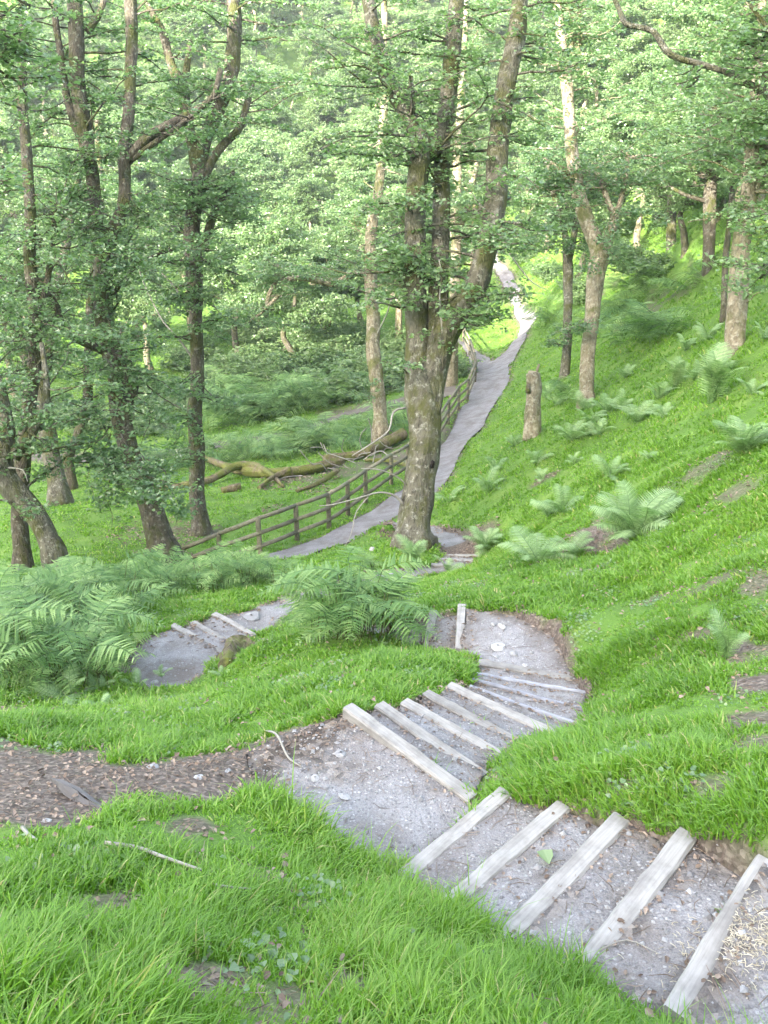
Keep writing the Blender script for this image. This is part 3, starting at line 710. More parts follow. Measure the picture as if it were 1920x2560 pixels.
def trunk_mesh(mb, limbs, root, sides=16, rough=0.14, seed=0):
    """limbs: rows (x, y, z, radius) in world metres"""
    sm = []
    for k, L in enumerate(limbs):
        q = smooth_path(L, 0.22 if L[0][3] > 0.12 else 0.16)
        r = np.maximum(q[:, 3], 0.006)
        c = q[:, :3].copy(); s = np.arange(len(c)) * 0.2
        w = r * 0.22
        c[:, 0] += w * (vnoise(s * .8 + seed, s * 0 + k) - .5) * 2; c[:, 1] += w * (vnoise(s * .8 + seed + 50, s * 0 + k) - .5) * 2
        tube(mb, c - root, r, max(6, int(sides * (1 if r[0] > .1 else .6))), True, 0.5, rough, seed + k * 7.3)
        sm.append(np.concatenate([c, r[:, None]], 1))
    return sm
def px_limb(t, rows):
    """rows (u, v, width px[, depth shift]) at view depth t -> (x, y, z, r)"""
    out = []
    for q in rows:
        tt = t + (q[3] if len(q) > 3 else 0.0); p = at_t(q[0], q[1], tt); out.append([*p, q[2] / 2 / F * tt])
    return np.array(out)
def thin(a, k=.6): a[:, 3] *= k; return a
TREES = []
def oak(name, label, t, limbs, bark, leafmat='leaf', nbr=30, L=(1.0, 2.4), leaf=0.095, flare=1.35, zmin=-99, seed=1, dead=(), cat='tree', group=None, dens=1.0, extra=(), vmax=None, keep=None):
    rg = np.random.default_rng(seed)
    W = [px_limb(t, l) for l in limbs]
    b = W[0][0].copy(); g = H0(b[0], b[1])[0]
    foot = np.array([[b[0], b[1], min(g, b[2]) - 0.9, b[3] * (flare + .45)], [b[0], b[1], min(g, b[2]) - .25, b[3] * (flare * .5 + .62)], [b[0], b[1], b[2] + .02, b[3] * (flare * .45 + .66)]])
    W[0] = np.concatenate([foot, (W[0][:1] * .5 + W[0][1:2] * .5), W[0][1:]])
    root = np.array([b[0], b[1], g]); e = empty(name, root); tag(e, label, cat, group)
    mb = MB(); sm = trunk_mesh(mb, W, root, 20 if b[3] > .2 else 12, 0.13, seed)
    tw = mb; P = []
    # leafy branches from the upper part of every limb
    pts = np.concatenate([s[int(len(s) * (0.35 if k == 0 else 0.15)):] for k, s in enumerate(sm)])
    pts = pts[pts[:, 2] > zmin]
    for k in range(int(nbr * 2.0)):
        q = pts[rg.integers(len(pts))]; a = rg.uniform(0, 2 * math.pi)
        LL_ = rg.uniform(*L) * 1.2
        grow_branch(tw, P, q[:3] - root, [math.cos(a), math.sin(a), rg.uniform(-0.1, 0.6)], LL_, min(0.035, 0.012 + q[3] * .12), rg, leaf, dens)
    for (u0, v0, u1, v1, dt, kk) in extra:                            # sprays the photo shows hanging in particular places
        A = at_t(u0, v0, t + dt); Bq = at_t(u1, v1, t + dt * 1.5)
        for j in range(kk):
            st = A + rg.normal(0, .12, 3); dd = Bq - A; ln = np.linalg.norm(dd)
            grow_branch(tw, P, st - root, unit(dd) + rg.normal(0, .22, 3), ln * rg.uniform(.7, 1.1), 0.02, rg, leaf, 1.25)
    if P:
        v, f = leaf_faces(np.concatenate(P), leaf, 0.52, rg)
        nl = len(v) // 6
        cr = obj('crown', mesh_np('crown', v, [f], M[leafmat], {'rnd': np.repeat(np.clip(rg.normal(.5, .22, nl), 0, 1), 6)}), e)
    obj('trunk', mb.mesh('trunk', M[bark], True), e)
    for l in dead:
        dm = MB(); trunk_mesh(dm, [thin(px_limb(t, l))], root, 6, 0.05, seed + 3); o_ = obj('dead_branch', dm.mesh('dead_branch', M['twig'], True), e)
        o_['label'] = 'bare pale dead branch'
    TREES.append(e); return e

def build_trees():
    oak('oak_tree', 'large three-stemmed oak with mossy foot standing in front of the footpath', 18.4, [
        [(897,1168,74),(898,1120,66),(905,1050,66),(911,980,66),(914,900,70),(914,850,70),(904,790,52),(899,720,47),(899,640,48),(900,560,48),(901,450,46),(906,370,43),(908,305,42),(880,250,34,.2),(850,200,32,.4),(830,140,30,.5),(812,70,28,.6),(795,-10,26,.7),(770,-110,22,.8)],
        [(932,900,36),(941,800,48),(946,730,45),(947,650,44,.1),(949,560,38,.2),(952,480,36,.3),(955,380,34,.4),(962,270,34,.5),(972,180,35,.6),(980,90,36,.7),(986,0,33,.8),(990,-90,28,.9)],
        [(928,900,44),(940,800,52),(962,720,54,-.1),(1000,655,56,-.2),(1032,610,50,-.3),(1050,560,44,-.3),(1062,480,46,-.3),(1071,400,46,-.3),(1081,300,43,-.3),(1094,200,40,-.3),(1108,110,38,-.3),(1122,20,34,-.3),(1135,-80,28,-.3)],
        [(908,310,36),(925,330,40,.1),(945,300,36,.3),(975,260,20,.6)],
        [(893,245,12),(888,190,10),(886,150,8)]],
        'oak', nbr=64, L=(0.9, 2.2), zmin=-3.9, seed=11, leaf=0.10, dens=.9,
        extra=[(880,560,800,520,0,3),(1065,480,1010,420,-.5,2),(1030,640,1110,620,-.6,4),(1060,500,1180,560,-.8,5),(960,640,900,500,-.6,3),(890,520,830,640,-.4,3),(905,330,960,240,-.6,3),(1080,300,1160,260,0,3),(1010,680,1080,700,-.4,3),(885,480,790,420,.3,4),(940,700,960,780,-.5,1),(880,800,830,760,-.3,2),(1110,100,1180,60,0,3)],
        dead=[[(872,1092,13),(855,1072,10,-.1),(820,1064,7,-.3),(775,1076,5.5,-.4),(720,1090,4.5,-.6),(690,1093,3,-.6)],[(800,1068,5,-.3),(770,1105,4,-.4),(760,1150,3.5,-.5),(745,1180,2.5,-.5)],
              [(880,1050,8),(858,1030,6,-.2),(820,1015,5,-.4),(780,1012,3,-.5)],[(880,880,10),(850,890,8,-.2),(840,930,7,-.3),(800,960,6,-.4),(760,985,4,-.5)],[(878,640,9),(850,640,7,-.1),(835,680,5,-.2),(815,720,3,-.3)],
              [(955,720,6,-.6),(950,640,5,-.6),(955,600,4,-.6),(948,560,3,-.6)],[(1075,500,9,-.6),(1110,560,6,-.8),(1150,610,5,-1),(1180,625,3,-1)]])
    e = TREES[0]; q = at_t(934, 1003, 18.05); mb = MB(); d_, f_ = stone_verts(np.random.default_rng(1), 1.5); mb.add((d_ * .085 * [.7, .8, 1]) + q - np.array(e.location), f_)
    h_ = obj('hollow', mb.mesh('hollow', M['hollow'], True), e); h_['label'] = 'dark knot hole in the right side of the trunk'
    oak('oak_tree', 'tall forked oak leaning left out of the bracken, with a curved mossy limb', 22.4, [
        [(352,1205,62),(335,1140,54),(312,1060,48),(280,980,44),(258,900,44),(262,820,46),(250,770,44),(235,720,40),(226,640,38),(225,560,37),(232,520,34),(252,480,28),(268,440,26),(272,380,25),(270,320,26),(274,250,26),(280,170,25),(286,90,25),(285,0,26),(282,-90,22)],
        [(226,560,30),(212,500,32),(206,440,30),(198,380,30),(188,320,32),(178,250,33),(172,180,34),(168,100,34),(164,40,34),(158,-60,28)],
        [(190,320,16),(165,280,17),(148,220,16),(136,150,15),(124,80,14),(118,0,14)],
        [(190,70,16),(215,30,14),(225,0,12)],
        [(274,350,18),(295,320,22,-.2),(335,285,20,-.4),(375,265,18,-.5),(420,240,16,-.5),(460,210,13,-.6),(478,150,12,-.6)],
        [(280,350,10),(310,325,12,-.3),(360,290,12,-.5),(410,255,11,-.6),(455,215,9,-.7)],
        [(240,760,22),(205,748,20,-.3),(165,730,18,-.6),(132,700,19,-.8),(122,665,20,-.9),(100,635,18,-1),(60,615,16,-1.1),(10,604,15,-1.2),(-60,590,14,-1.3)],
        [(243,640,10),(265,610,8,-.2),(300,570,7,-.3),(340,550,6,-.4),(390,535,4,-.5)],
        [(270,800,30),(283,812,34),(285,840,26),(278,880,20)]],
        'oak_dark', nbr=44, L=(1.0, 2.6), zmin=-9.0, seed=12, leaf=0.105,
        extra=[(290,1000,400,1080,-2.5,4),(280,1000,180,1080,-2.2,3),(300,960,260,1080,-2,2),(260,900,140,960,-2,2),(120,690,100,800,-2,1),(240,500,160,440,-1,4),(300,1010,440,1110,-2.6,3),(200,460,80,520,-1,4),(60,615,30,700,-1.2,1),(250,1020,330,1110,-2.6,2),(230,880,130,1000,-2,3),(240,930,200,1060,-2.2,3),(260,860,340,960,-1.5,3),(250,1000,90,1060,-2.4,3),(270,780,350,860,-1,5),(240,700,300,760,-1,4),(225,600,160,660,-1,5),(235,560,320,640,-1,5),(160,740,120,820,-1.2,1),(270,420,360,480,-.5,5),(200,400,120,470,-.5,5),(190,330,110,380,-.4,5)])
    oak('oak_tree', 'slim upright oak with a swollen fork, between the bracken and the fallen trunk', 26.0, [
        [(432,1158,40),(427,1080,34),(425,1000,34),(424,900,32),(430,830,30),(428,760,28),(424,690,29),(420,620,33),(418,560,37),(416,510,33),(422,450,30),(430,400,32),(428,360,32),(438,310,30),(450,285,30),(475,235,30),(492,195,26),(503,150,30),(506,80,29),(502,0,28),(498,-80,22)],
        [(428,370,26),(412,290,22),(400,230,24),(392,185,26),(372,140,18),(358,85,18),(345,55,16),(325,20,12),(310,-20,12)],
        [(395,190,16),(406,140,14),(412,90,12)],
        [(440,385,20),(462,340,18),(490,305,17),(515,280,16),(532,230,14),(545,170,12)],
        [(440,540,22),(450,500,18),(465,455,17),(485,425,14),(505,370,9)],[(482,428,10),(510,420,8),(530,430,5)]],
        'oak_dark', nbr=38, L=(1.0, 2.6), zmin=-7, seed=13, leaf=0.11, extra=[(420,900,340,980,-1,4),(450,450,560,470,-.5,6),(430,1000,360,960,-1,3),(425,800,350,850,-1,4),(425,700,520,720,-1,4),(420,620,330,680,-1,5),(420,560,520,620,-1,5),(430,850,500,900,-.8,3),(430,400,540,360,-.5,5),(430,380,340,420,-.5,5)],
        dead=[[(420,780,10),(385,730,8,.2),(350,690,6,.4),(310,610,5,.6),(300,580,3,.6)],[(415,690,9),(385,630,7,-.2),(350,590,5,-.3)]])
    oak('oak_tree', 'leaning grey trunk with moss on its upper side, at the left edge behind the bracken', 19.4, [
        [(118,1195,44),(90,1140,44),(55,1085,48),(25,1040,52),(10,1000,50),(14,965,46),(20,930,34),(15,890,26),(0,830,22),(-30,750,18)],
        [(25,985,34),(55,950,24),(82,910,20),(98,870,16),(102,820,13),(90,740,10)]],
        'oak', nbr=16, L=(.9, 2.2), zmin=-8.0, seed=14, extra=[(60,930,40,860,-.8,4),(80,900,130,850,-.8,4),(20,950,-20,880,-.6,3)], dead=[[(20,1010,7,-.3),(50,1015,5,-.4),(60,1040,3,-.5)]])
    oak('oak_tree', 'straight mossy trunk rising behind the leaning grey trunk at the left edge', 20.6, [
        [(44,1226,38),(44,1150,36),(50,1060,34),(58,960,32),(66,860,30),(74,760,28),(74,660,27),(68,560,26),(62,440,24),(58,320,22),(50,200,20),(48,60,18),(46,-60,14)],
        [(74,680,14),(96,640,14),(110,560,12),(118,460,10)]], 'oak_dark', nbr=26, L=(.9, 2.4), zmin=-6, seed=15, extra=[(70,700,20,740,-.5,3),(60,500,-20,480,-.5,3)])
    oak('oak_tree', 'pale trunk behind the leaning grey trunk, bending left above the lower path', 32, [
        [(135,1075,40),(120,1000,38),(104,930,36),(92,860,32),(70,790,30),(40,730,28),(10,680,26),(-20,640,24)],[(92,850,22),(105,760,20),(118,650,18),(140,540,18),(160,430,16),(175,340,14)]],
        'oak', 'leaf', nbr=40, L=(1.2, 3), zmin=-9, seed=16, leaf=.12)
    oak('oak_tree', 'thin dark trunk left of the forked oak, above the white gap of the lower path', 36, [
        [(150,985,18),(170,930,18),(188,880,22),(192,820,20),(192,740,18),(196,640,17),(214,520,15),(216,400,13),(210,260,11)]], 'oak_dark', nbr=36, L=(1.2, 3), zmin=-10, seed=17, leaf=.12)
    oak('oak_tree', 'pale lichen-covered trunk left of the big oak, beyond the fallen trunk', 36.5, [
        [(822,932,30),(818,870,29),(812,800,29),(806,720,28),(802,640,28),(803,560,27),(806,480,24),(818,400,20),(826,300,17),(828,200,16),(830,80,14),(828,-60,12)],
        [(806,600,14),(770,590,14,.5),(720,612,13,.8),(650,600,12,1),(600,610,10,1),(580,640,8,1),(575,670,6,1)],[(640,602,9,1),(610,580,8,1),(570,560,6,1)],[(600,640,8,1),(560,680,6,1),(530,700,4,1)]],
        'oak_pale', 'leaf', nbr=46, L=(1.2, 2.8), zmin=-10, seed=18, leaf=.12, extra=[(640,600,560,590,1,6),(720,610,680,560,1,5),(780,500,700,440,0,5),(800,860,760,830,-1,4)])
    oak('oak_tree', 'yellowish trunk seen through the fork of the big oak', 45, [
        [(980,690,22),(982,620,22),(986,540,22),(984,460,22),(986,380,21),(990,280,18),(1000,160,14),(1008,0,10)],[(990,500,12),(1008,450,13),(1020,400,12),(1035,340,10)],[(1020,590,10),(1023,520,10),(1026,440,8)]], 'oak_pale', nbr=40, L=(1.4, 3), zmin=-9, seed=19, leaf=.13)
    oak('oak_tree', 'cream sunlit trunk with a broken side snag, on the grass bank right of the path', 26.8, [
        [(1268,872,35),(1270,820,32),(1273,760,31),(1277,690,31),(1282,630,33),(1292,570,38),(1296,540,36),(1280,500,33),(1262,450,32),(1248,400,30),(1236,350,28),(1230,290,26),(1227,230,25),(1224,170,27),(1216,125,25),(1208,60,18),(1200,-20,16),(1194,-90,12)],
        [(1298,550,26),(1318,510,20),(1327,470,18),(1330,450,14)],[(1328,475,14),(1312,430,12),(1296,385,10),(1288,372,6)],[(1328,470,12),(1342,430,11),(1352,380,10),(1355,330,9)],
        [(1245,405,16),(1225,385,14),(1200,362,10),(1188,350,8)],[(1218,135,16),(1232,105,10),(1240,90,7)],[(1216,130,14),(1190,115,11),(1170,100,8)],[(1222,150,14),(1250,100,14),(1253,30,13),(1250,-60,10)],[(1236,140,12),(1262,165,10),(1285,180,9),(1290,230,7)]],
        'oak_pale', nbr=44, L=(1.0, 2.4), zmin=-3.2, seed=20, leaf=.11, extra=[(1290,560,1260,590,-.8,2),(1300,520,1350,560,-.4,3),(1280,700,1210,730,-.5,3)])
    oak('oak_tree', 'short slim trunk just left of the cream trunk, forking low', 33.5, [
        [(1222,822,20),(1223,760,19),(1226,690,19),(1228,620,20),(1228,570,22),(1222,510,14),(1205,450,13),(1190,400,12),(1178,340,10)],[(1230,560,14),(1242,500,13),(1252,430,12),(1258,340,11)]], 'oak', nbr=40, L=(1.0, 2.6), zmin=-5, seed=21, leaf=.115, extra=[(1220,750,1190,720,-.6,4),(1230,700,1270,690,-.6,3)])
    oak('oak_tree', 'dark shaded trunk forking at head of the right hillside', 32, [
        [(1525,632,28),(1528,580,26),(1532,520,25),(1535,460,26),(1538,410,26),(1546,370,22),(1565,320,18),(1580,270,15),(1585,200,12)],[(1540,400,18),(1560,345,16),(1550,300,14),(1530,275,11)],[(1537,440,9),(1510,430,9,-.2),(1480,420,8,-.3),(1450,405,6,-.3)],[(1535,390,14),(1505,370,10),(1490,340,8)]], 'oak_dark', nbr=46, L=(1.2, 2.6), zmin=-2.6, seed=22, leaf=.115)
    oak('oak_tree', 'thick mossy trunk at the right edge above the ferns', 18.6, [
        [(1584,768,44),(1588,720,44),(1594,660,42),(1600,590,40),(1606,520,36),(1612,450,34),(1616,380,30),(1624,300,28),(1632,210,24),(1640,110,20),(1646,0,16)],[(1612,440,22),(1638,385,20),(1660,320,16),(1690,240,14)]],
        'oak_pale', nbr=44, L=(.8, 2.0), zmin=-2.2, seed=23, leaf=.095, extra=[(1600,600,1560,590,-.8,3),(1610,640,1650,600,-1,3)])
    oak('oak_tree', 'thin trunk close behind the thick mossy trunk at the right edge', 22.5, [[(1564,690,13),(1566,620,13),(1572,520,12),(1580,420,11),(1586,300,9)]], 'oak_dark', nbr=20, L=(.8, 2), zmin=-1.5, seed=24)
    oak('oak_tree', 'slim brown trunk left of the dark forked trunk, on the right hillside', 42, [[(1445,612,22),(1448,540,21),(1450,460,19),(1455,380,17),(1462,280,15),(1470,160,12)],[(1452,450,10),(1475,400,9),(1492,340,8)]], 'oak', nbr=40, L=(1.4, 3), zmin=-4.2, seed=25, leaf=.13)
    # trunks just outside the frame whose boughs hang into it
    oak('oak_tree', 'oak reaching in at the top right corner with a crooked brown bough', 13.5, [
        [(1880,760,60),(1870,640,52),(1860,500,48),(1850,380,44),(1840,260,40),(1835,120,34),(1830,0,28)],
        [(1850,330,26),(1760,260,20,.3),(1660,205,16,.6),(1580,160,14,.8),(1520,140,13,.9),(1465,125,13,1),(1438,108,14,1),(1412,68,12,1.1),(1375,58,11,1.2),(1350,50,11,1.2),(1338,20,10,1.3),(1325,-10,9,1.4),(1310,-60,7,1.5)],
        [(1860,520,20),(1780,540,14,.2),(1700,570,10,.4),(1640,600,7,.5)],[(1845,280,20),(1750,180,14,0),(1680,90,11,0),(1620,10,8,0)]],
        'oak', nbr=0, seed=26, leaf=.085, extra=[(1760,260,1600,240,0,7),(1680,200,1540,230,.4,6),(1700,90,1560,60,0,7),(1700,110,1590,180,.2,6),(1750,40,1600,0,0,6),(1700,570,1560,610,.3,5),(1720,560,1600,540,.3,5),(1740,480,1610,430,.3,5),(1760,600,1640,640,.3,4),(1650,210,1520,300,.6,5),(1520,140,1450,200,1,4),(1780,360,1640,330,.2,5)])
    oak('oak_tree', 'oak reaching in at the top left corner with dark nearby leaves', 10.5, [
        [(-260,1150,70),(-250,900,56),(-240,600,48),(-230,300,42),(-220,60,36),(-215,-80,30)],[(-235,420,22),(-150,400,14,0),(-60,380,10,0),(10,360,6,0)],[(-225,160,22),(-140,110,15,.2),(-50,80,11,.3),(40,60,7,.4)]],
        'oak_dark', nbr=0, seed=27, leaf=.08, extra=[(-60,90,60,60,.3,5),(-60,70,80,130,.3,5),(-80,60,40,200,.3,5),(-60,40,110,20,.3,5),(-60,120,90,180,.3,4),(-70,380,40,400,0,4),(-60,370,30,330,0,3)])

# woodland trees: a few kinds grown once, then copied
def grow_tree(seed, h, leaf, nl, bark, leafmat, spread=3.2, lean=0.6):
    rg = np.random.default_rng(seed); e = empty('woodland_tree', (0, 0, 0)); limbs = []
    m = 7; ax = np.array([[0, 0, -0.6, h * .026 * 1.15]] + [[lean * rg.normal(0, .3) * k / 2 + rg.normal(0, .12), lean * rg.normal(0, .3) * k / 2 + rg.normal(0, .12), h * .8 * k / m, h * .024 * (1.05 - k / m)] for k in range(m + 1)])
    ax[1, :2] = 0; limbs.append(ax)
    sp = smooth_path(ax, .3)
    for k in range(9):
        q = sp[int(len(sp) * rg.uniform(.28, .95))]; a = rg.uniform(0, 6.28); l = rg.uniform(.6, 1.2) * spread * (1.15 - q[2] / h * .6)
        d = np.array([math.cos(a), math.sin(a), rg.uniform(.15, .8)]); L = [q * [1, 1, 1, .7]]
        for j in range(4):
            d = unit(d + rg.normal(0, .3, 3)); L.append(np.array([*(L[-1][:3] + d * l / 4), q[3] * .6 * (1 - j / 4.4)]))
        limbs.append(np.array(L))
    mb = MB(); sm = trunk_mesh(mb, limbs, np.zeros(3), 10, .12, seed)
    tw = mb; P = []
    for k in range(nl):
        s = sm[rg.integers(1, len(sm))] if rg.random() < .8 else sm[0][int(len(sm[0]) * .5):]
        q = s[int(len(s) * rg.uniform(.25, 1))  - 1]; a = rg.uniform(0, 6.28)
        grow_branch(tw, P, q[:3], [math.cos(a), math.sin(a), rg.uniform(-.25, .5)], rg.uniform(.8, 2.0) * spread / 3, .02, rg, leaf, .8, k % 2 == 0, .6)
    v, f = leaf_faces(np.concatenate(P), leaf, .6, rg); n_ = len(v) // 6
    obj('trunk', mb.mesh('trunk', M[bark], True), e)
    obj('crown', mesh_np('crown', v, [f], M[leafmat], {'rnd': np.repeat(np.clip(rg.normal(.5, .22, n_), 0, 1), 6)}), e)
    return e
def copy_tree(o, parent=None):
    c = o.copy(); COL.objects.link(c)
    if parent is not None: c.parent = parent
    for ch in list(o.children): copy_tree(ch, c)
    return c
def build_wood():
    kinds = [grow_tree(101, 11, .19, 300, 'oak', 'leaf_far'), grow_tree(102, 12.5, .19, 320, 'oak_pale', 'leaf_far', 3.6), grow_tree(103, 9.5, .18, 280, 'oak_dark', 'leaf_far', 3.4, .9), grow_tree(104, 10.5, .18, 240, 'oak_pale', 'leaf_far', 2.6, 1.1)]
    used = [False] * 4
    rg = np.random.default_rng(55)
    spots = []
    def put(u, v, k, s, lab, grp):
        p = hit(u, v, 6, 300); spots.append((p[0], p[1], k, s, lab, grp))
    # valley floor beyond the lower path
    for u, v in [(40,860),(250,835),(330,800),(520,770),(640,800),(700,745),(130,790),(420,740),(580,720),(300,730),(860,760),(780,730),(60,740)]:
        put(u, v, rg.integers(4), rg.uniform(.8, 1.05), 'slender woodland tree standing on the valley floor beyond the lower path', 'trees on the valley floor')
    # up the right hillside
    for u, v in [(1380,560),(1480,540),(1600,520),(1250,600),(1180,540),(1330,500),(1420,470),(1550,470),(1640,430),(1240,480),(1500,400),(1380,420),(1600,360)]:
        put(u, v, rg.integers(4), rg.uniform(.7, 1.0), 'woodland tree shading the upper right hillside behind the dark forked trunk', 'trees up the right hillside')
    for u, v in [(1072,455),(1105,440),(1140,430),(1035,470),(1090,400),(1175,455),(1125,480),(1060,420)]:
        put(u, v, rg.integers(4), rg.uniform(.75, 1.0), 'pale sunlit tree closing the valley behind the end of the climbing path', 'trees behind the climbing path')
    # far slope
    for k in range(420):
        u = rg.uniform(-150, 1800); v = rg.uniform(20, 640 if u < 950 else 430)
        p = hit(u, v, 6, 300)
        if (u < 450 and v < 110) or p[1] < 62 or any((p[0] - q[0]) ** 2 + (p[1] - q[1]) ** 2 < 6 for q in spots): continue
        if abs(at_t(1075, 550, p[1])[0] - p[0]) < 2.6 and p[1] < 90: continue
        spots.append((p[0], p[1], rg.integers(4), rg.uniform(.8, 1.2), 'pale sunlit tree among the crowd on the far slope', 'trees on the far slope'))
    for x, y, k, s, lab, grp in spots:
        o = kinds[k] if not used[k] else copy_tree(kinds[k]); used[k] = True
        o.location = (x, y, Hn(x, y)[0]); o.rotation_euler = (rg.normal(0, .03), rg.normal(0, .03), rg.uniform(0, 6.28)); o.scale = (s, s, s * rg.uniform(.92, 1.1))
        tag(o, lab, 'tree', grp)
build_trees()
build_wood()

# ------------------------------------------------------------------ grass: one mass of blades
def build_grass():
    rg = np.random.default_rng(21)
    def sample(nn, r0, r1, half, pw):
        u = rg.random(nn); e = 2 - pw                                   # pdf of r ~ r^(1-pw)
        r = (r0 ** e + u * (r1 ** e - r0 ** e)) ** (1 / e); t = rg.uniform(-half, half, nn)
        return r * np.sin(t), r * np.cos(t), r
    PW = 1.55
    sets = [sample(320000, 1.0, 5.0, 1.25, 1.2), sample(330000, 5.0, 16.0, .62, PW), sample(270000, 16.0, 75.0, .56, PW)]
    x = np.concatenate([q[0] for q in sets]); y = np.concatenate([q[1] for q in sets]); r = np.concatenate([q[2] for q in sets])
    npd = grid_at(G_S, x, y); bare = grid_at(G_B, x, y)
    tuft = np.clip((fbm(x * 3.1 + 9, y * 3.1, 4) - .5) * 1.7 + .5, 0, 1)
    edge = (fbm(x * 4, y * 4 + 30, 3) - .5) * 0.16
    ok = (npd < 0.0 + edge) & (rg.random(len(x)) > bare * 1.25) & (rg.random(len(x)) < 0.25 + tuft * 1.4)
    for e in TREES:                                                     # no blades inside trunks
        p = e.location
        ok &= np.hypot(x - p.x, y - p.y) > .2
    x, y, r, npd, bare, tuft = (q[ok] for q in (x, y, r, npd, bare, tuft)); nn = len(x)
    z = grid_at(G_H, x, y)
    near = np.clip((9 - r) / 5, 0, 1)
    h = (0.054 + 0.006 * near) * (0.25 + 1.5 * tuft) * rg.uniform(.55, 1.3, nn) * (1 - .55 * np.clip(bare, 0, 1)) * (1 + .25 * np.clip(1 - np.abs(npd + .12) / .15, 0, 1))
    stray = rg.random(nn) < .03; h = h * np.where(stray, 1.75, 1.0)
    w = np.where(stray, .75, 1.0) * 0.0042 * (np.maximum(r, 2.2) / 3) ** 0.78 * rg.uniform(.7, 1.4, nn)
    # blades comb together in swathes and fall downhill
    ang = fbm(x * .9 + 3, y * .9 + 8, 3) * 14 + rg.normal(0, 2.0, nn)
    gx_ = (grid_at(G_H, x + .2, y) - grid_at(G_H, x - .2, y)) / .4; gy_ = (grid_at(G_H, x, y + .2) - grid_at(G_H, x, y - .2)) / .4
    lean = rg.uniform(.15, 1.3, nn)
    dx = np.cos(ang) * lean - gx_ * .45; dy = np.sin(ang) * lean - gy_ * .45
    fa = rg.uniform(0, 2 * math.pi, nn); sx, sy = np.cos(fa), np.sin(fa)
    b = np.stack([x, y, z - .015], 1); S = np.stack([sx, sy, np.zeros(nn)], 1) * w[:, None]
    D = np.stack([dx, dy, np.zeros(nn)], 1) * h[:, None]; U = np.stack([np.zeros(nn), np.zeros(nn), h], 1)
    m1 = b + D * .22 + U * .52; m2 = b + D * .58 + U * .86; tip = b + D * 1.05 + U * (1.02 - .12 * lean[:, None])
    v = np.stack([b - S, b + S, m1 + S * .85, m1 - S * .85, m2 + S * .55, m2 - S * .55, tip], 1).reshape(-1, 3)
    k = np.arange(nn)[:, None] * 7
    f4 = np.concatenate([k + [[0, 1, 2, 3]], k + [[3, 2, 4, 5]]]); f3 = k + [[5, 4, 6]]
    col = np.clip(.02 + .85 * fbm(x * .9, y * .9 + 70, 5) + rg.normal(0, .17, nn), 0, .86)
    dry = rg.random(nn) < .022 + .12 * np.clip(bare, 0, 1) + .06 * np.clip(fbm(x * 1.7 + 60, y * 1.7, 3) - .55, 0, 1) * 3
    col = np.where(dry, rg.uniform(.88, 1, nn), col)
    o = obj('grass', mesh_np('grass', v, [f4, f3], M['grass'], {'rnd': np.repeat(col, 7)}))
    tag(o, 'green tufted grass covering the banks on both sides of the steps', 'grass', kind='stuff')
build_grass()
def build_weeds():
    rg = np.random.default_rng(31)
    def scatter(nn, r0, r1, half):
        r = np.sqrt(rg.uniform(r0 ** 2, r1 ** 2, nn)); t = rg.uniform(-half, half, nn); x, y = r * np.sin(t), r * np.cos(t)
        k = grid_at(G_S, x, y) < -.04; return x[k], y[k]
    c = scatter(260, 1.2, 13, .75); q = []
    for x, y in zip(*c):
        m = rg.integers(12, 60); q.append(np.stack([x + rg.normal(0, .10, m), y + rg.normal(0, .10, m)], 1))
    q = np.concatenate(q); q = q[grid_at(G_S, q[:, 0], q[:, 1]) < -.03]; z = grid_at(G_H, q[:, 0], q[:, 1])
    v, f = leaf_faces(np.stack([q[:, 0], q[:, 1], z + rg.uniform(.015, .06, len(q))], 1), .028, .4, rg, .5)
    tag(obj('weeds', mesh_np('weeds', v, [f], M['leaf'], {'rnd': np.repeat(rg.uniform(.3, 1, len(q)), 6)})), 'small broad-leaved weeds growing low among the grass', 'weeds', kind='stuff')
    x, y = scatter(2600, 1.2, 12, .7); z = grid_at(G_H, x, y)
    v, f = leaf_faces(np.stack([x, y, z + rg.uniform(.01, .045, len(x))], 1), .04, .45, rg, .32)
    tag(obj('fallen_leaves', mesh_np('fallen_leaves', v, [f], M['dead'], {'rnd': np.repeat(rg.uniform(.2, 1, len(x)), 6)})), 'dead oak leaves caught in the grass of the banks', 'fallen leaves', kind='stuff')
build_weeds()

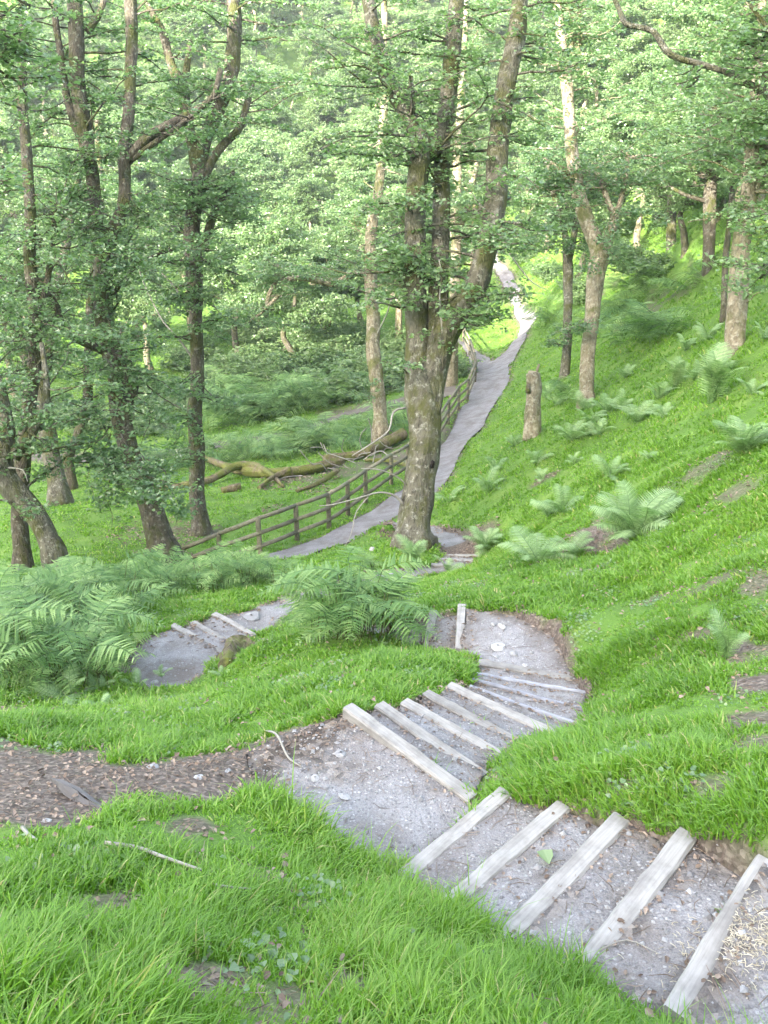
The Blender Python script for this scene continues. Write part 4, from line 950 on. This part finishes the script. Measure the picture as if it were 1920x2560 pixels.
# ------------------------------------------------------------------ ferns
def frond_mesh(kind, seed):
    """'fern': lance-shaped frond with saw-edged pinnae; 'bracken': triangular frond with pinnules. Grows along +X from the origin, arching."""
    rg = np.random.default_rng(seed); mb = MB(); L = 1.0
    if kind == 'fern':
        n_ = 27; s = np.linspace(0, 1, 24); droop = rg.uniform(.30, .55)
        ax = np.stack([s * (1 - .16 * s), 0.05 * np.sin(s * 3 + seed), .62 * s - droop * s ** 2.2 * 1.2], 1)
        tube(mb, ax, .008 * (1.1 - s), 4, False, .2)
        for k in range(n_):
            t = .10 + .88 * k / n_; i = t * 23; q = ax[int(i)] + (ax[min(int(i) + 1, 23)] - ax[int(i)]) * (i % 1); tg = unit(ax[min(int(i) + 1, 23)] - ax[int(i)])
            wl = .215 * math.sin(math.pi * min(1, (t * .93 + .04)) ** .82) ** .8 * rg.uniform(.9, 1.08) + .012
            for sd in (-1, 1):
                d = unit(np.array([tg[0] * .36, sd, tg[2] * .36 - .10 + rg.normal(0, .06)])); nrm = unit(np.cross(tg, d)); a = unit(np.cross(nrm, d))
                m = 7; pts = []; w0 = .0115 + .002 * rg.random()
                for j in range(m + 1):
                    fct = j / m; c = q + d * wl * fct + np.array([0, 0, -.16 * wl * fct ** 2]) + tg * .025 * fct; w = w0 * (1 - fct ** 1.6) + .001
                    saw = 1.0 if j % 2 == 0 else .62
                    pts += [c + a * w * saw, c - a * w * saw]
                ff = [[2 * j, 2 * j + 1, 2 * j + 3, 2 * j + 2] for j in range(m)]
                mb.add(pts, ff, None, np.clip(.3 + .45 * rg.random() + .15 * t, 0, 1))
    else:
        n_ = 14; s = np.linspace(0, 1, 20); dr = rg.uniform(.30, .5)
        ax = np.stack([s * (1 - .1 * s), .04 * np.sin(s * 4 + seed), .22 * s - dr * s ** 2], 1)
        tube(mb, ax, .007 * (1.15 - s), 4, False, .2)
        for k in range(n_):
            t = .03 + .95 * (k / n_) ** .93; q = ax[int(t * 19)]; wl = (.46 * (1 - t) ** .8 + .025) * rg.uniform(.85, 1.1)
            for sd in (-1, 1):
                d = unit(np.array([.40 + rg.normal(0, .05), sd, -.02 + rg.normal(0, .10)])); a = unit(np.array([d[1], -d[0], rg.normal(0, .12)]))
                m = max(4, int(wl / .03)) * 2; pts = []; w0 = (.027 * min(1, wl / .22 + .2)) * rg.uniform(.9, 1.1)
                for j in range(m + 1):
                    fct = j / m; c = q + d * wl * fct + np.array([0, 0, -.24 * wl * fct ** 2]); w = w0 * (1 - fct ** 1.5) + .0015
                    saw = 1.0 if j % 2 == 0 else .38
                    pts += [c + a * w * saw + d * (.012 if j % 2 == 0 else 0), c - a * w * saw + d * (.012 if j % 2 == 0 else 0)]
                mb.add(pts, [[2 * j, 2 * j + 1, 2 * j + 3, 2 * j + 2] for j in range(m)], None, np.clip(.25 + .45 * rg.random() + .2 * t, 0, 1))
    return mb
FROND = {k: [frond_mesh(k, 5 + i).mesh('frond', M['fern' if k == 'fern' else 'bracken']) for i in range(4)] for k in ('fern', 'bracken')}
def face_x(o, az, el): o.rotation_euler = (random.gauss(0, .18), -el, az)
def fern(u, v, hpx, label, nf=11, group=None, cat='fern', aim=None, wide=1.0, kind='fern', p=None):
    if p is None: p = hit(u, v)
    t = p[1] * CA - p[2] * SA; L = max(hpx / F * t * 1.32, .2)
    z = Hn(p[0], p[1])[0]
    e = empty('fern', (p[0], p[1], z - .02)); tag(e, label, cat, group)
    rg = random.Random(int(u * 7 + v))
    for k in range(nf):
        az = (k + rg.uniform(-.35, .35)) * 2 * math.pi / nf if aim is None else aim + rg.uniform(-.7, .7)
        f = obj('frond', FROND['fern'][rg.randrange(4)], e)
        s = L * rg.uniform(.72, 1.1) * wide; f.scale = (s, s * 1.05, s)
        f.rotation_euler = (rg.gauss(0, .22), -(rg.uniform(.9, 1.25) if 'upright' in label or 'stiff' in label else rg.uniform(.2, .95)), az)
    return e
def build_ferns():
    big = [
     (1368,1168,122,'biggest pale fern on the right slope, spreading beside a patch of dead leaves',22),(1158,1218,88,'broad pale fern between the big fern and the oak path, low by dead leaves',9),(1238,1200,60,'thin fern at the edge of the dead leaves beside the biggest fern',5),
     (1050,1185,62,'brownish green fern drooping over the path bend by the big oak',14),(893,1232,78,'upright pale fern in front of the foot of the big oak',8),(965,1232,45,'small fern leaning over the worn steps by the oak',4),
     (1563,1425,105,'single stiff fern with a brown base beside the dead leaves at right',4),(1182,1118,48,'flat pale fern left of a dark small one, downhill from the biggest fern',5),(1212,1108,66,'small dark fern above the flat pale one',6),
     (1320,1035,66,'thin dark fern standing behind the biggest fern',6),(1055,1062,52,'fern with spread fronds on the bank right of the footpath',6),(972,1085,52,'yellowish fern touching the footpath right of the big oak',5),
     (1072,1018,42,'small fern on the bank, up from the one with spread fronds',5),(1236,955,52,'bushy fern in the row leading up from the sawn stump',10),(1602,985,92,'wide bushy fern near the right edge above dead leaves',16),
     (1538,868,108,'tall upright fern on the slope below the thick mossy trunk',10),(1456,838,62,'fern just left of the tall upright one',8),(1376,912,60,'dark-footed fern in the middle of the row above the stump',9)]
    for u, v, h, lb, nf in big: fern(u, v, h, lb, nf)
    for u, v, h in [(1276,918,48),(1308,890,44),(1292,938,42),(1422,862,52),(1156,1002,46),(1180,860,40),(1200,880,36),(1482,760,40),(1530,735,48),(1650,735,42),(1625,850,46),(1340,880,40),(1260,890,40),(1170,1040,30),(1435,900,36),(1500,820,44),(1580,800,40),(1350,820,34),(1240,1005,30),(1400,990,26),(1110,965,30)]:
        fern(u, v, h, 'small fern among the scattered ones dotted over the right slope', 7, 'small ferns dotted over the right slope')
    for u, v, h in [(150,1505,95),(100,1490,60),(215,1490,50),(215,1535,42),(300,1490,42),(350,1462,30),(480,1462,30)]:
        fern(u, v, h, 'bright fern fringing the front of the tall bracken by the small left landing', 4, 'bright ferns before the bracken')
    # bracken: stalk and level triangular fronds
    rg = random.Random(4)
    def bracken(x, y, hgt, label, group, nfr=3, root_only=False, size=.62):
        z = Hn(x, y)[0]; hgt *= .80; e = empty('bracken_plant', (x, y, z - .03)); tag(e, label, 'bracken', group)
        for k in range(nfr):
            az = rg.uniform(0, 6.28); hh = hgt * rg.uniform(.3, 1.05); out = hgt * rg.uniform(.05, .35)
            top = np.array([math.cos(az) * out, math.sin(az) * out, hh])
            st = MB(); b_ = np.array([rg.uniform(-.2, .2) * hgt, rg.uniform(-.2, .2) * hgt, -.05]); top = top + b_ * [1, 1, 0]; tube(st, np.array([b_, b_ * .5 + top * .5 + [0, 0, .05 * hh], top]), [.0065, .005, .0035], 4, False, .5)
            if not root_only: obj('stalk', st.mesh('stalk', M['stalk']), e)
            f = obj('frond', FROND['bracken'][rg.randrange(4)], e); s = size * hgt * rg.uniform(.85, 1.3) * 1.65
            f.location = top; f.scale = (s, s, s); f.rotation_euler = (rg.gauss(0, .25), -rg.uniform(-.25, .45), az + rg.gauss(0, .4))
        return e
    def fill(poly, nn, hg, label, group, nfr=3, vis=True, size=.62):
        size *= .85
        P = np.array(poly, float); lo, hi = P.min(0), P.max(0); c = 0; guard = 0
        while c < nn and guard < 4000:
            guard += 1
            u, v = rg.uniform(lo[0], hi[0]), rg.uniform(lo[1], hi[1])
            if not pip(np.array([u]), np.array([v]), P)[0]: continue
            p = hit(u, v)
            if near_path(np.array([p[0]]), np.array([p[1]]))[0] > -.12: continue
            bracken(p[0], p[1], hg * rg.uniform(.75, 1.15), label, group, nfr, not vis, size); c += 1
    fill([(-60,1300),(150,1285),(280,1300),(262,1345),(240,1420),(225,1480),(120,1490),(-60,1480)], 62, 1.0, 'tall dark bracken in the dense clump left of the small landing', 'bracken clump at the left', 6, True, .60)
    fill([(300,1262),(430,1256),(560,1250),(620,1258),(610,1268),(520,1272),(380,1290),(290,1300)], 44, .72, 'pale feathery bracken in the band in front of the fence', 'bracken band before the fence', 5, True, .62)
    fill([(680,1245),(800,1225),(830,1236),(700,1256)], 7, .4, 'pale bracken by the grass in front of the big oak', 'bracken before the oak', 3, True, .7)
    for u, v, h in [(700,1385,1.0),(760,1380,1.25),(800,1392,1.1),(740,1365,1.2),(840,1385,.85),(690,1370,.85),(790,1372,1.3),(850,1370,.8),(660,1362,.7)]:
        p = hit(u, v); bracken(p[0], p[1], h * .84, 'tall bracken in the stand on top of the mound between the flights of steps', 'bracken stand on the mound', 8, False, .52)
    fill([(470,850),(720,830),(760,870),(640,905),(460,930)], 85, 1.6, 'bracken growing above the lower path in the valley', 'bracken above the lower path', 3, False, .9)
    fill([(200,1010),(460,985),(620,965),(700,950),(640,985),(420,1005),(240,1035)], 48, 1.2, 'bracken between the lower path and the fallen trunk', 'bracken below the lower path', 3, False, .9)
    fill([(480,985),(640,955),(800,925),(860,900),(840,950),(620,1000)], 52, 1.25, 'bright bracken behind the fallen trunk', 'bracken behind the fallen trunk', 3, False, .9)
    fill([(1290,770),(1340,730),(1450,722),(1430,755)], 22, 1.3, 'dark bracken in the patch right of the cream trunk', 'bracken right of the cream trunk', 3, False, .9)
    fill([(1180,860),(1240,840),(1250,870),(1190,880)], 8, .9, 'bracken between the stump and the slim trunks', 'bracken by the slim trunks', 3, False, .8)
    fill([(1150,720),(1250,650),(1420,600),(1500,640),(1330,690),(1200,740)], 40, 1.2, 'bracken scattered over the upper right hillside', 'bracken on the upper hillside', 3, False, .9)
build_ferns()

# ------------------------------------------------------------------ shrubs in the valley
def build_shrubs():
    rg = np.random.default_rng(77)
    def make(seed):
        r2 = np.random.default_rng(seed); e = empty('shrub', (0, 0, 0)); tw = MB(); P = []
        st = MB()
        for k in range(16):
            a = r2.uniform(0, 6.28); d = np.array([math.cos(a) * r2.uniform(.3, 1), math.sin(a) * r2.uniform(.3, 1), r2.uniform(.5, 1.1)]); l = r2.uniform(1.1, 2.0)
            p = grow_branch(st, P, [0, 0, 0], d, l, .03, r2, .10, 1.2, True, .6)
            for j in range(3): grow_branch(st, P, p[r2.integers(3, 8)], d + r2.normal(0, .7, 3), l * .6, .012, r2, .10, 1.1, False, .6)
        obj('stems', st.mesh('stems', M['oak_dark']), e)
        v, f = leaf_faces(np.concatenate(P), .13, .5, r2); n_ = len(v) // 6
        obj('foliage', mesh_np('foliage', v, [f], M['leaf_far'], {'rnd': np.repeat(np.clip(r2.normal(.55, .25, n_), 0, 1), 6)}), e); return e
    pr = [make(301), make(302)]; first = [True, True]
    for u, v, s in [(520,800,1.2),(580,830,1.4),(640,835,1.3),(690,820,1.5),(740,800,1.6),(780,850,1.5),(820,830,1.4),(860,820,1.3),(470,830,1.2),(600,760,1.4),(720,745,1.5),(830,770,1.4),(900,770,1.2),(350,880,1.1),(210,920,1.0),(320,930,.9),(80,900,1.1),(420,790,1.3),(540,720,1.5),(1010,700,.9),(1040,600,.8),(1130,560,.9),(1150,520,1.0),(1030,560,.8),(1105,520,.9),(330,860,1.0),(420,870,.9),(150,920,.9),(500,880,.8),(30,950,.9),(1400,590,1.2),(1250,640,1.1),(1330,560,1.2),(940,820,1.0),(1180,600,1.1)]:
        k = rg.integers(2); o = pr[k] if first[k] else copy_tree(pr[k]); first[k] = False
        p = hit(u, v); o.location = (p[0], p[1], p[2] - .1); o.scale = (s * 1.15, s * 1.15, s * .85); o.rotation_euler = (0, 0, rg.uniform(0, 6.28))
        left = u < 1000; mid = 1000 < u < 1160
        tag(o, 'pale green shrub in the thicket beyond the lower path' if left else 'leafy shrub among the trees up the right hillside', 'shrub', 'shrubs beyond the lower path' if left else 'shrubs on the right hillside')
        if mid: tag(o, 'low shrub beside the climbing far path', 'shrub', 'shrubs by the climbing path')
build_shrubs()

# ------------------------------------------------------------------ stones, litter, sticks, stump, logs
def surf(x, y):
    """height of whatever one walks on there (path sheets included)"""
    out = []
    for a, b in zip(np.atleast_1d(x), np.atleast_1d(y)):
        best = -1e9
        for t_ in BVH:
            loc = t_.ray_cast(Vector((a, b, 60)), Vector((0, 0, -1)))[0]
            if loc is not None: best = max(best, loc.z)
        out.append(best)
    return np.array(out)
from mathutils.bvhtree import BVHTree
def tree_of(o):
    me = o.data; return BVHTree.FromPolygons([v.co.copy() for v in me.vertices], [tuple(p.vertices) for p in me.polygons])
BVH = [tree_of(steps), tree_of(ground)]
def build_small():
    rg = np.random.default_rng(9)
    st = [(1085,1347,24,'pale round stone at the back of the stony turn',.6,(1,)),(1066,1347,16,'small pale stone beside the round one at the back of the stony turn',.6,()),(1076,1392,40,'large flat pale stone set in the stony turn',.35,()),(1070,1412,18,'narrow chip of stone in front of the large flat one',.4,()),(1112,1400,22,'grey stone right of the large flat one in the turn',.4,()),(1135,1425,18,'stone next to the wide board at the stony turn',.5,()),(1150,1390,14,'small stone at the grassy rim of the stony turn',.5,()),
      (742,1712,34,'pale angular stone in the middle of the wide gravel landing',.4,()),(680,1672,24,'stone bedded in gravel left of the first long board',.5,()),(735,1616,30,'pointed pale stone near the upper edge of the gravel landing',.5,()),(676,1616,14,'small blue-grey stone under the grass bank above the gravel landing',.6,()),(492,1667,20,'pale stone on the leaf-strewn trail',.5,()),(332,1658,34,'dark flat slate on the leaf-strewn trail',.3,()),(430,1682,26,'grey slate lying below the dark one on the trail',.35,()),(705,1690,16,'small stone uphill of the angular pale one',.5,()),(620,1700,16,'stone at the left rim of the gravel landing',.5,()),
      (332,1462,24,'pale stone at front of the small left landing',.4,()),(378,1478,26,'flat stone at the grassy front of the small left landing',.35,()),(355,1440,14,'small stone in the middle of the small left landing',.5,()),
      (543,1328,44,'flat slab lying on the path beyond the left flight',.3,()),(836,1243,30,'flat dark slab beside the path under the big oak',.3,()),(805,1188,14,'little pale stone in the grass left of the big oak',.9,()),
      (905,1585,16,'stone caught between pale boards of the second flight',.5,()),(990,1660,18,'stone by the lower end of the second long board',.5,()),(1000,1640,12,'small pale stone near the lower end of the second long board',.6,()),
      (1265,2012,18,'white stone on the tread left of the dark-ended board',.5,()),(1160,1795,12,'white chip on the tread behind the lowest near board',.5,()),(1290,1990,14,'grey stone close to the white one on the tread',.5,()),(1020,1875,12,'dark stone on the tread in front of the knotty board',.6,()),(1495,1950,14,'stone on the tread near the straw',.5,()),(1330,2000,14,'thin white chip lying on the tread',.3,()),(100,1772,26,'pale stone in the bare soil at the lower left',.5,())]
    for u, v, wpx, lb, flat, _ in st:
        p = hit(u, v); t = p[1] * CA - p[2] * SA; s = wpx / 2 / F * t
        d, f = stone_verts(rg, flat); mb = MB(); mb.add(d * s, f, None, rg.uniform(.3, 1))
        o = obj('stone', mb.mesh('stone', M['stone'])); z = surf(p[0], p[1])[0]
        o.location = (p[0], p[1], z + s * flat * .25); o.rotation_euler = (rg.normal(0, .12), rg.normal(0, .12), rg.uniform(0, 6.28)); tag(o, lb, 'stone')
    # mossy rock and half-buried slate edge
    def rock(name, pts, label, m, cat='rock'):
        q = [hit(u, v) for u, v, _ in pts]; c = np.mean(q, 0); o0 = np.array([c[0], c[1], H0(c[0], c[1])[0]]); mb = MB()
        rows = np.array([[*(a - o0), r] for a, (_, _, r) in zip(q, pts)]); sp = smooth_path(rows, .05)
        tube(mb, sp[:, :3], sp[:, 3], 12, True, .5, .35, len(label)); tag(obj(name, mb.mesh(name, m, True), None, o0), label, cat)
    q = hit(182, 1728); d, f = stone_verts(rg, .9); mb = MB(); mb.add(d * [.30, .055, .05], f, None, .4); o = obj('rock', mb.mesh('rock', M['slate']), None, (q[0], q[1], surf(q[0], q[1])[0] + .005)); o.rotation_euler = (.1, .08, -.62)
    tag(o, 'long half-buried slate edge on the bare soil at the lower left', 'rock')
    rock('mossy_rock', [(484,1440,.10),(498,1418,.16),(520,1402,.17),(548,1402,.10)], 'mossy brown bank end jutting over the small left landing', M['moss_log'])
    # gravel: loose pebbles on the landings and treads
    V = []; Fs = []; A = []; n0 = 0
    octa = np.array([[1, 0, 0], [0, 1, 0], [-1, 0, 0], [0, -1, 0], [0, 0, 1], [0, 0, -1]], float); of = np.array([[0, 1, 4], [1, 2, 4], [2, 3, 4], [3, 0, 4], [1, 0, 5], [2, 1, 5], [3, 2, 5], [0, 3, 5]])
    pts = []
    for k, p in polys.items():
        if k in ('valley', 'up', 'lower', 'fartrack'): continue
        lo, hi = p.min(0), p.max(0); area = abs(np.sum(p[:, 0] * np.roll(p[:, 1], -1) - p[:, 1] * np.roll(p[:, 0], -1))) / 2
        dens = 520 if lo[1] < 6 else 260
        q = rg.uniform(lo, hi, (int(dens * (hi - lo).prod()), 2)); q = q[pip(q[:, 0], q[:, 1], p)]; pts.append(q)
    pts = np.concatenate(pts); pts = pts[np.hypot(pts[:, 0], pts[:, 1]) < 14]
    zz = surf(pts[:, 0], pts[:, 1]); nn = len(pts)
    s = rg.lognormal(-5.0, .55, nn).clip(.003, .028); an = rg.uniform(0, 6.28, nn)
    oc = octa[None] * rg.uniform(.6, 1.25, (nn, 6, 1)) * s[:, None, None] * np.array([1, .8, .55])
    ca, sa = np.cos(an)[:, None], np.sin(an)[:, None]
    oc = np.stack([oc[..., 0] * ca - oc[..., 1] * sa, oc[..., 0] * sa + oc[..., 1] * ca, oc[..., 2]], -1) + np.stack([pts[:, 0], pts[:, 1], zz + s * .2], 1)[:, None]
    o = obj('gravel', mesh_np('gravel', oc.reshape(-1, 3), [(np.arange(nn)[:, None, None] * 6 + of[None]).reshape(-1, 3)], M['stone'], {'rnd': np.repeat(rg.random(nn), 6)})); tag(o, 'loose grey gravel over the landings and treads', 'gravel', kind='stuff')
    # dead leaves on the bare places and along the edges of the treads
    q = []
    for p, r, s_ in BARE:
        if np.hypot(p[0], p[1]) < 30: m = int(260 * r * r * s_ + 25); a = rg.uniform(0, 6.28, m); rad = r * 1.25 * np.sqrt(rg.random(m)); q.append(np.stack([p[0] + rad * np.cos(a), p[1] + rad * np.sin(a)], 1))
    for k, p in polys.items():
        if k[0] in 'lt' and k not in ('lower', 'fartrack'):
            for a, b in zip(p, np.roll(p, -1, 0)):
                m = int(np.linalg.norm(b - a) * 42); tt = rg.random((m, 1)); q.append(a + (b - a) * tt + rg.normal(0, .07, (m, 2)))
    q = np.concatenate(q); zz = surf(q[:, 0], q[:, 1])
    v, f = leaf_faces(np.stack([q[:, 0], q[:, 1], zz + .007], 1), .027 * (1 + np.maximum(np.hypot(q[:, 0], q[:, 1]) - 4, 0) / 7), .25, rg, .3)
    tag(obj('leaf_litter', mesh_np('leaf_litter', v, [f], M['dead'], {'rnd': np.repeat(rg.random(len(q)), 6)})), 'brown dead leaves strewn over the bare soil and step edges', 'leaf litter', kind='stuff')
    q = []
    for k in ('l0', 'l1', 'l2', 'l3') + tuple('t%d' % j for j in range(len(treads))):
        p = polys[k]; lo, hi = p.min(0), p.max(0); c_ = rg.uniform(lo, hi, (int(55 * (hi - lo).prod()) + 6, 2)); q.append(c_[pip(c_[:, 0], c_[:, 1], p)])
    for p, r, s_ in BARE:
        if np.hypot(p[0], p[1]) < 9: q.append(p[None, :2] + rg.normal(0, r * .6, (int(60 * r), 2)))
    q = np.concatenate(q); q = q[np.hypot(q[:, 0], q[:, 1]) < 12]; zz = surf(q[:, 0], q[:, 1]); mb = MB()
    for (x, y), z in zip(q, zz):
        a = rg.uniform(0, 6.28); l = rg.lognormal(-3.2, .5); b_ = rg.normal(0, .25)
        tube(mb, np.array([[x - math.cos(a) * l, y - math.sin(a) * l, z + .004], [x + b_ * l * math.sin(a), y - b_ * l * math.cos(a), z + .01], [x + math.cos(a) * l, y + math.sin(a) * l, z + .005]]), [.0012, .0022, .001], 3, False, rg.random() * .7)
    tag(obj('twig_litter', mb.mesh('twig_litter', M['dead'])), 'small broken twigs scattered over the gravel and bare soil', 'twigs', kind='stuff')
    # straw beside the nearest board
    c = hit(1625, 2050); mb = MB()
    for k in range(900):
        x, y = c[0] + rg.normal(0, .13), c[1] + rg.normal(0, .10); a = rg.uniform(0, 3.14); l = rg.uniform(.003, .016)
        z = surf(x, y)[0] + .006; d = np.array([math.cos(a), math.sin(a), rg.normal(0, .1)]) * l
        tube(mb, np.array([[x, y, z] - d, [x, y, z + .004], [x, y, z] + d]), .0016, 3, False, rg.random())
    tag(obj('straw', mb.mesh('straw', M['straw'])), 'pale straw and wood chips scattered beside the nearest board', 'straw', kind='stuff')
    # one fresh oak leaf
    p = hit(1182, 1905); v, f = leaf_faces(np.array([[p[0], p[1], surf(p[0], p[1])[0] + .015]]), .075, .2, rg, .42); tag(obj('oak_leaf', mesh_np('oak_leaf', v, [f], M['leaf'], {'rnd': np.full(6, 1.)})), 'fresh pale green oak leaf lying on a tread', 'leaf')
    # sticks
    for rows, lb in [([(232,1852,9),(300,1862,9),(360,1885,8),(440,1915,6)], 'long pale dead stick in the grass at the lower left'), ([(575,1578,5),(600,1610,5),(622,1632,5),(652,1652,3)], 'thin bent stick under the grass bank on the gravel landing'), ([(48,1788,8),(62,1806,8),(80,1818,6)], 'short grey stick on the bare soil at the left edge'), ([(465,1948,6),(500,1955,6),(545,1960,4)], 'short dry stick in the grass below the long pale one'), ([(1290,2085,3),(1350,2060,3),(1420,2075,2)], 'wiry brown twig on the tread left of the straw')]:
        q = [hit(u, v) for u, v, _ in rows]; zz = [surf(a[0], a[1])[0] + (.09 if 'grass' in lb and 'bank' not in lb else .015) for a in q]; o0 = np.array([q[0][0], q[0][1], zz[0]])
        L_ = np.array([[a[0] - o0[0], a[1] - o0[1], z - o0[2], w / 2 / F * (a[1] * CA - a[2] * SA)] for a, z, (_, _, w) in zip(q, zz, rows)])
        sp = smooth_path(L_, .05); mb = MB(); tube(mb, sp[:, :3], sp[:, 3], 7, True, .6, .2, 3); tag(obj('stick', mb.mesh('stick', M['twig'], True), None, o0), lb, 'stick')
    # sawn stump and stake
    q = hit(1148, 948); L_ = px_limb(q[1] * CA - q[2] * SA + .15, [(1148,952,34),(1150,900,31),(1152,865,30),(1150,838,28)]); o0 = L_[0, :3]; e = empty('tree_stump', o0); tag(e, 'tall sawn stump standing alone on the grass bank right of the footpath', 'stump')
    L_[0, 2] -= .4; L_[0, 3] *= 1.2; mb = MB(); sp = smooth_path(L_, .08); tube(mb, sp[:, :3] - o0, sp[:, 3], 18, True, .5, .16, 5); obj('trunk', mb.mesh('trunk', M['oak_pale'], True), e)
    mb = MB(); tp = sp[-1, :3] - o0; tube(mb, np.array([tp + [0, 0, -.02], tp + [0.01, 0, .03]]), [sp[-1, 3] * .9, sp[-1, 3] * .82], 16, True, .6); obj('sawn_top', mb.mesh('sawn_top', M['cutwood']), e)
    mb = MB(); tube(mb, np.array([at_t(1140,880,q[1] * CA - q[2] * SA), at_t(1138,868,q[1] * CA - q[2] * SA), at_t(1139,858,q[1] * CA - q[2] * SA)]) - o0, [.07, .06, .03], 8, True, .5, .2); obj('snag', mb.mesh('snag', M['moss_log'], True), e)
    p = hit(1158, 812); h = 26 / F * (p[1] * CA - p[2] * SA); mb = MB(); tube(mb, np.array([[0, 0, -.2], [.03, 0, h * .5], [.1, 0, h]]), [.07, .07, .06], 8, True, .5, .08); tag(obj('marker_post', mb.mesh('marker_post', M['fence'], True), None, p), 'short dark post leaning in the grass above the stump', 'post')
    # the fallen trunk
    def ground_limb(rows):
        out = []
        for u, v, w, lift in rows:
            q = hit(u, v); tt = q[1] * CA - q[2] * SA; out.append([q[0], q[1], Hn(q[0], q[1])[0] + lift + w / 2 / F * tt * .7, w / 2 / F * tt])
        return np.array(out)
    A_ = ground_limb([(440,1005,12,.3),(500,1022,18,.15),(560,1030,21,.1),(620,1032,22,.1),(680,1022,20,.1),(740,1004,17,.1)]); root = A_[2, :3].copy(); e = empty('fallen_tree', root); tag(e, 'long mossy fallen trunk lying between the slim oak and the fence', 'fallen tree')
    mb = MB(); sp = smooth_path(A_, .2); tube(mb, sp[:, :3] - root, sp[:, 3], 16, True, .5, .18, 2); obj('trunk', mb.mesh('trunk', M['moss_log'], True), e)
    for rows in ([(330,1064,8,.05),(400,1058,12,.1),(455,1048,15,.15),(510,1030,17,.35),(550,1026,15,.4),(585,1038,12,.2),(612,1052,7,.05)], [(560,1060,10,.0),(590,1045,10,.15),(630,1035,12,.3)], [(640,1065,9,0),(690,1052,10,.1),(730,1030,11,.2)]):
        B_ = ground_limb(rows); mb = MB(); sp = smooth_path(B_, .15); tube(mb, sp[:, :3] - root, sp[:, 3], 12, True, .5, .2, 4); obj('limb', mb.mesh('limb', M['moss_log'], True), e)
    for k in range(26):
        u = rg.uniform(640, 860); v = 1030 - (u - 640) * .28 + rg.normal(0, 12); q = hit(u, v); a = rg.uniform(0, 6.28); d = np.array([math.cos(a), math.sin(a), rg.uniform(.1, .9)]); l = rg.uniform(.6, 1.8)
        mb = MB(); pz = np.array([q[0], q[1], q[2] + .1]) - root; pt = [pz]
        for j in range(4): d = unit(d + rg.normal(0, .35, 3)); pt.append(pt[-1] + d * l / 4)
        tube(mb, smooth_path(np.array(pt), .1), .02, 5, False, rg.random()); obj('dead_branch', mb.mesh('dead_branch', M['twig'], True), e)
    for rows, lb in ([[(700,1002,20,.1),(760,990,20,.1),(800,982,16,.1)], 'mossy log with a dark end among the brushwood'], [[(790,985,22,.1),(828,970,26,.15),(872,952,24,.2)], 'green mossy log with a sawn end just left of the big oak'], [[(480,1066,16,0),(520,1060,18,0)], 'short mossy log lying alone in the grass left of the fence'], [[(790,1000,8,.1),(840,1002,9,.1),(880,1012,7,.1)], 'slender mossy log by the brushwood next to the oak']):
        B_ = ground_limb(rows); o0 = B_[0, :3].copy(); mb = MB(); sp = smooth_path(B_, .12); tube(mb, sp[:, :3] - o0, sp[:, 3], 14, True, .5, .16, 8); o = obj('log', mb.mesh('log', M['moss_log'], True), None, o0); tag(o, lb, 'log')
        if 'sawn' in lb:
            c = sp[-1, :3] - o0; dd = unit(sp[-1, :3] - sp[-3, :3]); mb = MB(); tube(mb, np.array([c - dd * .02, c + dd * .02]), [sp[-1, 3] * .9] * 2, 14, True, .3); obj('sawn_end', mb.mesh('sawn_end', M['cutwood']), o)
build_small()


# ------------------------------------------------------------------ haze volume added to wash the far trees pale, in place of glare
def build_haze():
    m = bpy.data.materials.new('air'); m.use_nodes = True; n = m.node_tree; n.nodes.clear()
    o = n.nodes.new('ShaderNodeOutputMaterial'); v = n.nodes.new('ShaderNodeVolumePrincipled')
    v.inputs['Color'].default_value = (.9, .95, .9, 1); v.inputs['Density'].default_value = HAZE; v.inputs['Anisotropy'].default_value = 0.3
    n.links.new(v.outputs[0], o.inputs['Volume'])
    zs = gz; lo = float(zs.min()) - 1.0; hi = float(zs.max()) + 16
    c = np.array([[x, y, z] for x in (-236, 236) for y in (-236, 236) for z in (lo, hi)], float)
    f = [[0, 1, 3, 2], [4, 6, 7, 5], [0, 4, 5, 1], [2, 3, 7, 6], [0, 2, 6, 4], [1, 5, 7, 3]]
    tag(obj('haze', mesh_np('haze', c, [np.array(f)], m)), 'thin haze added to wash the far trees pale, like glare', 'haze', kind='stuff')
HAZE = 0.0006
build_haze()
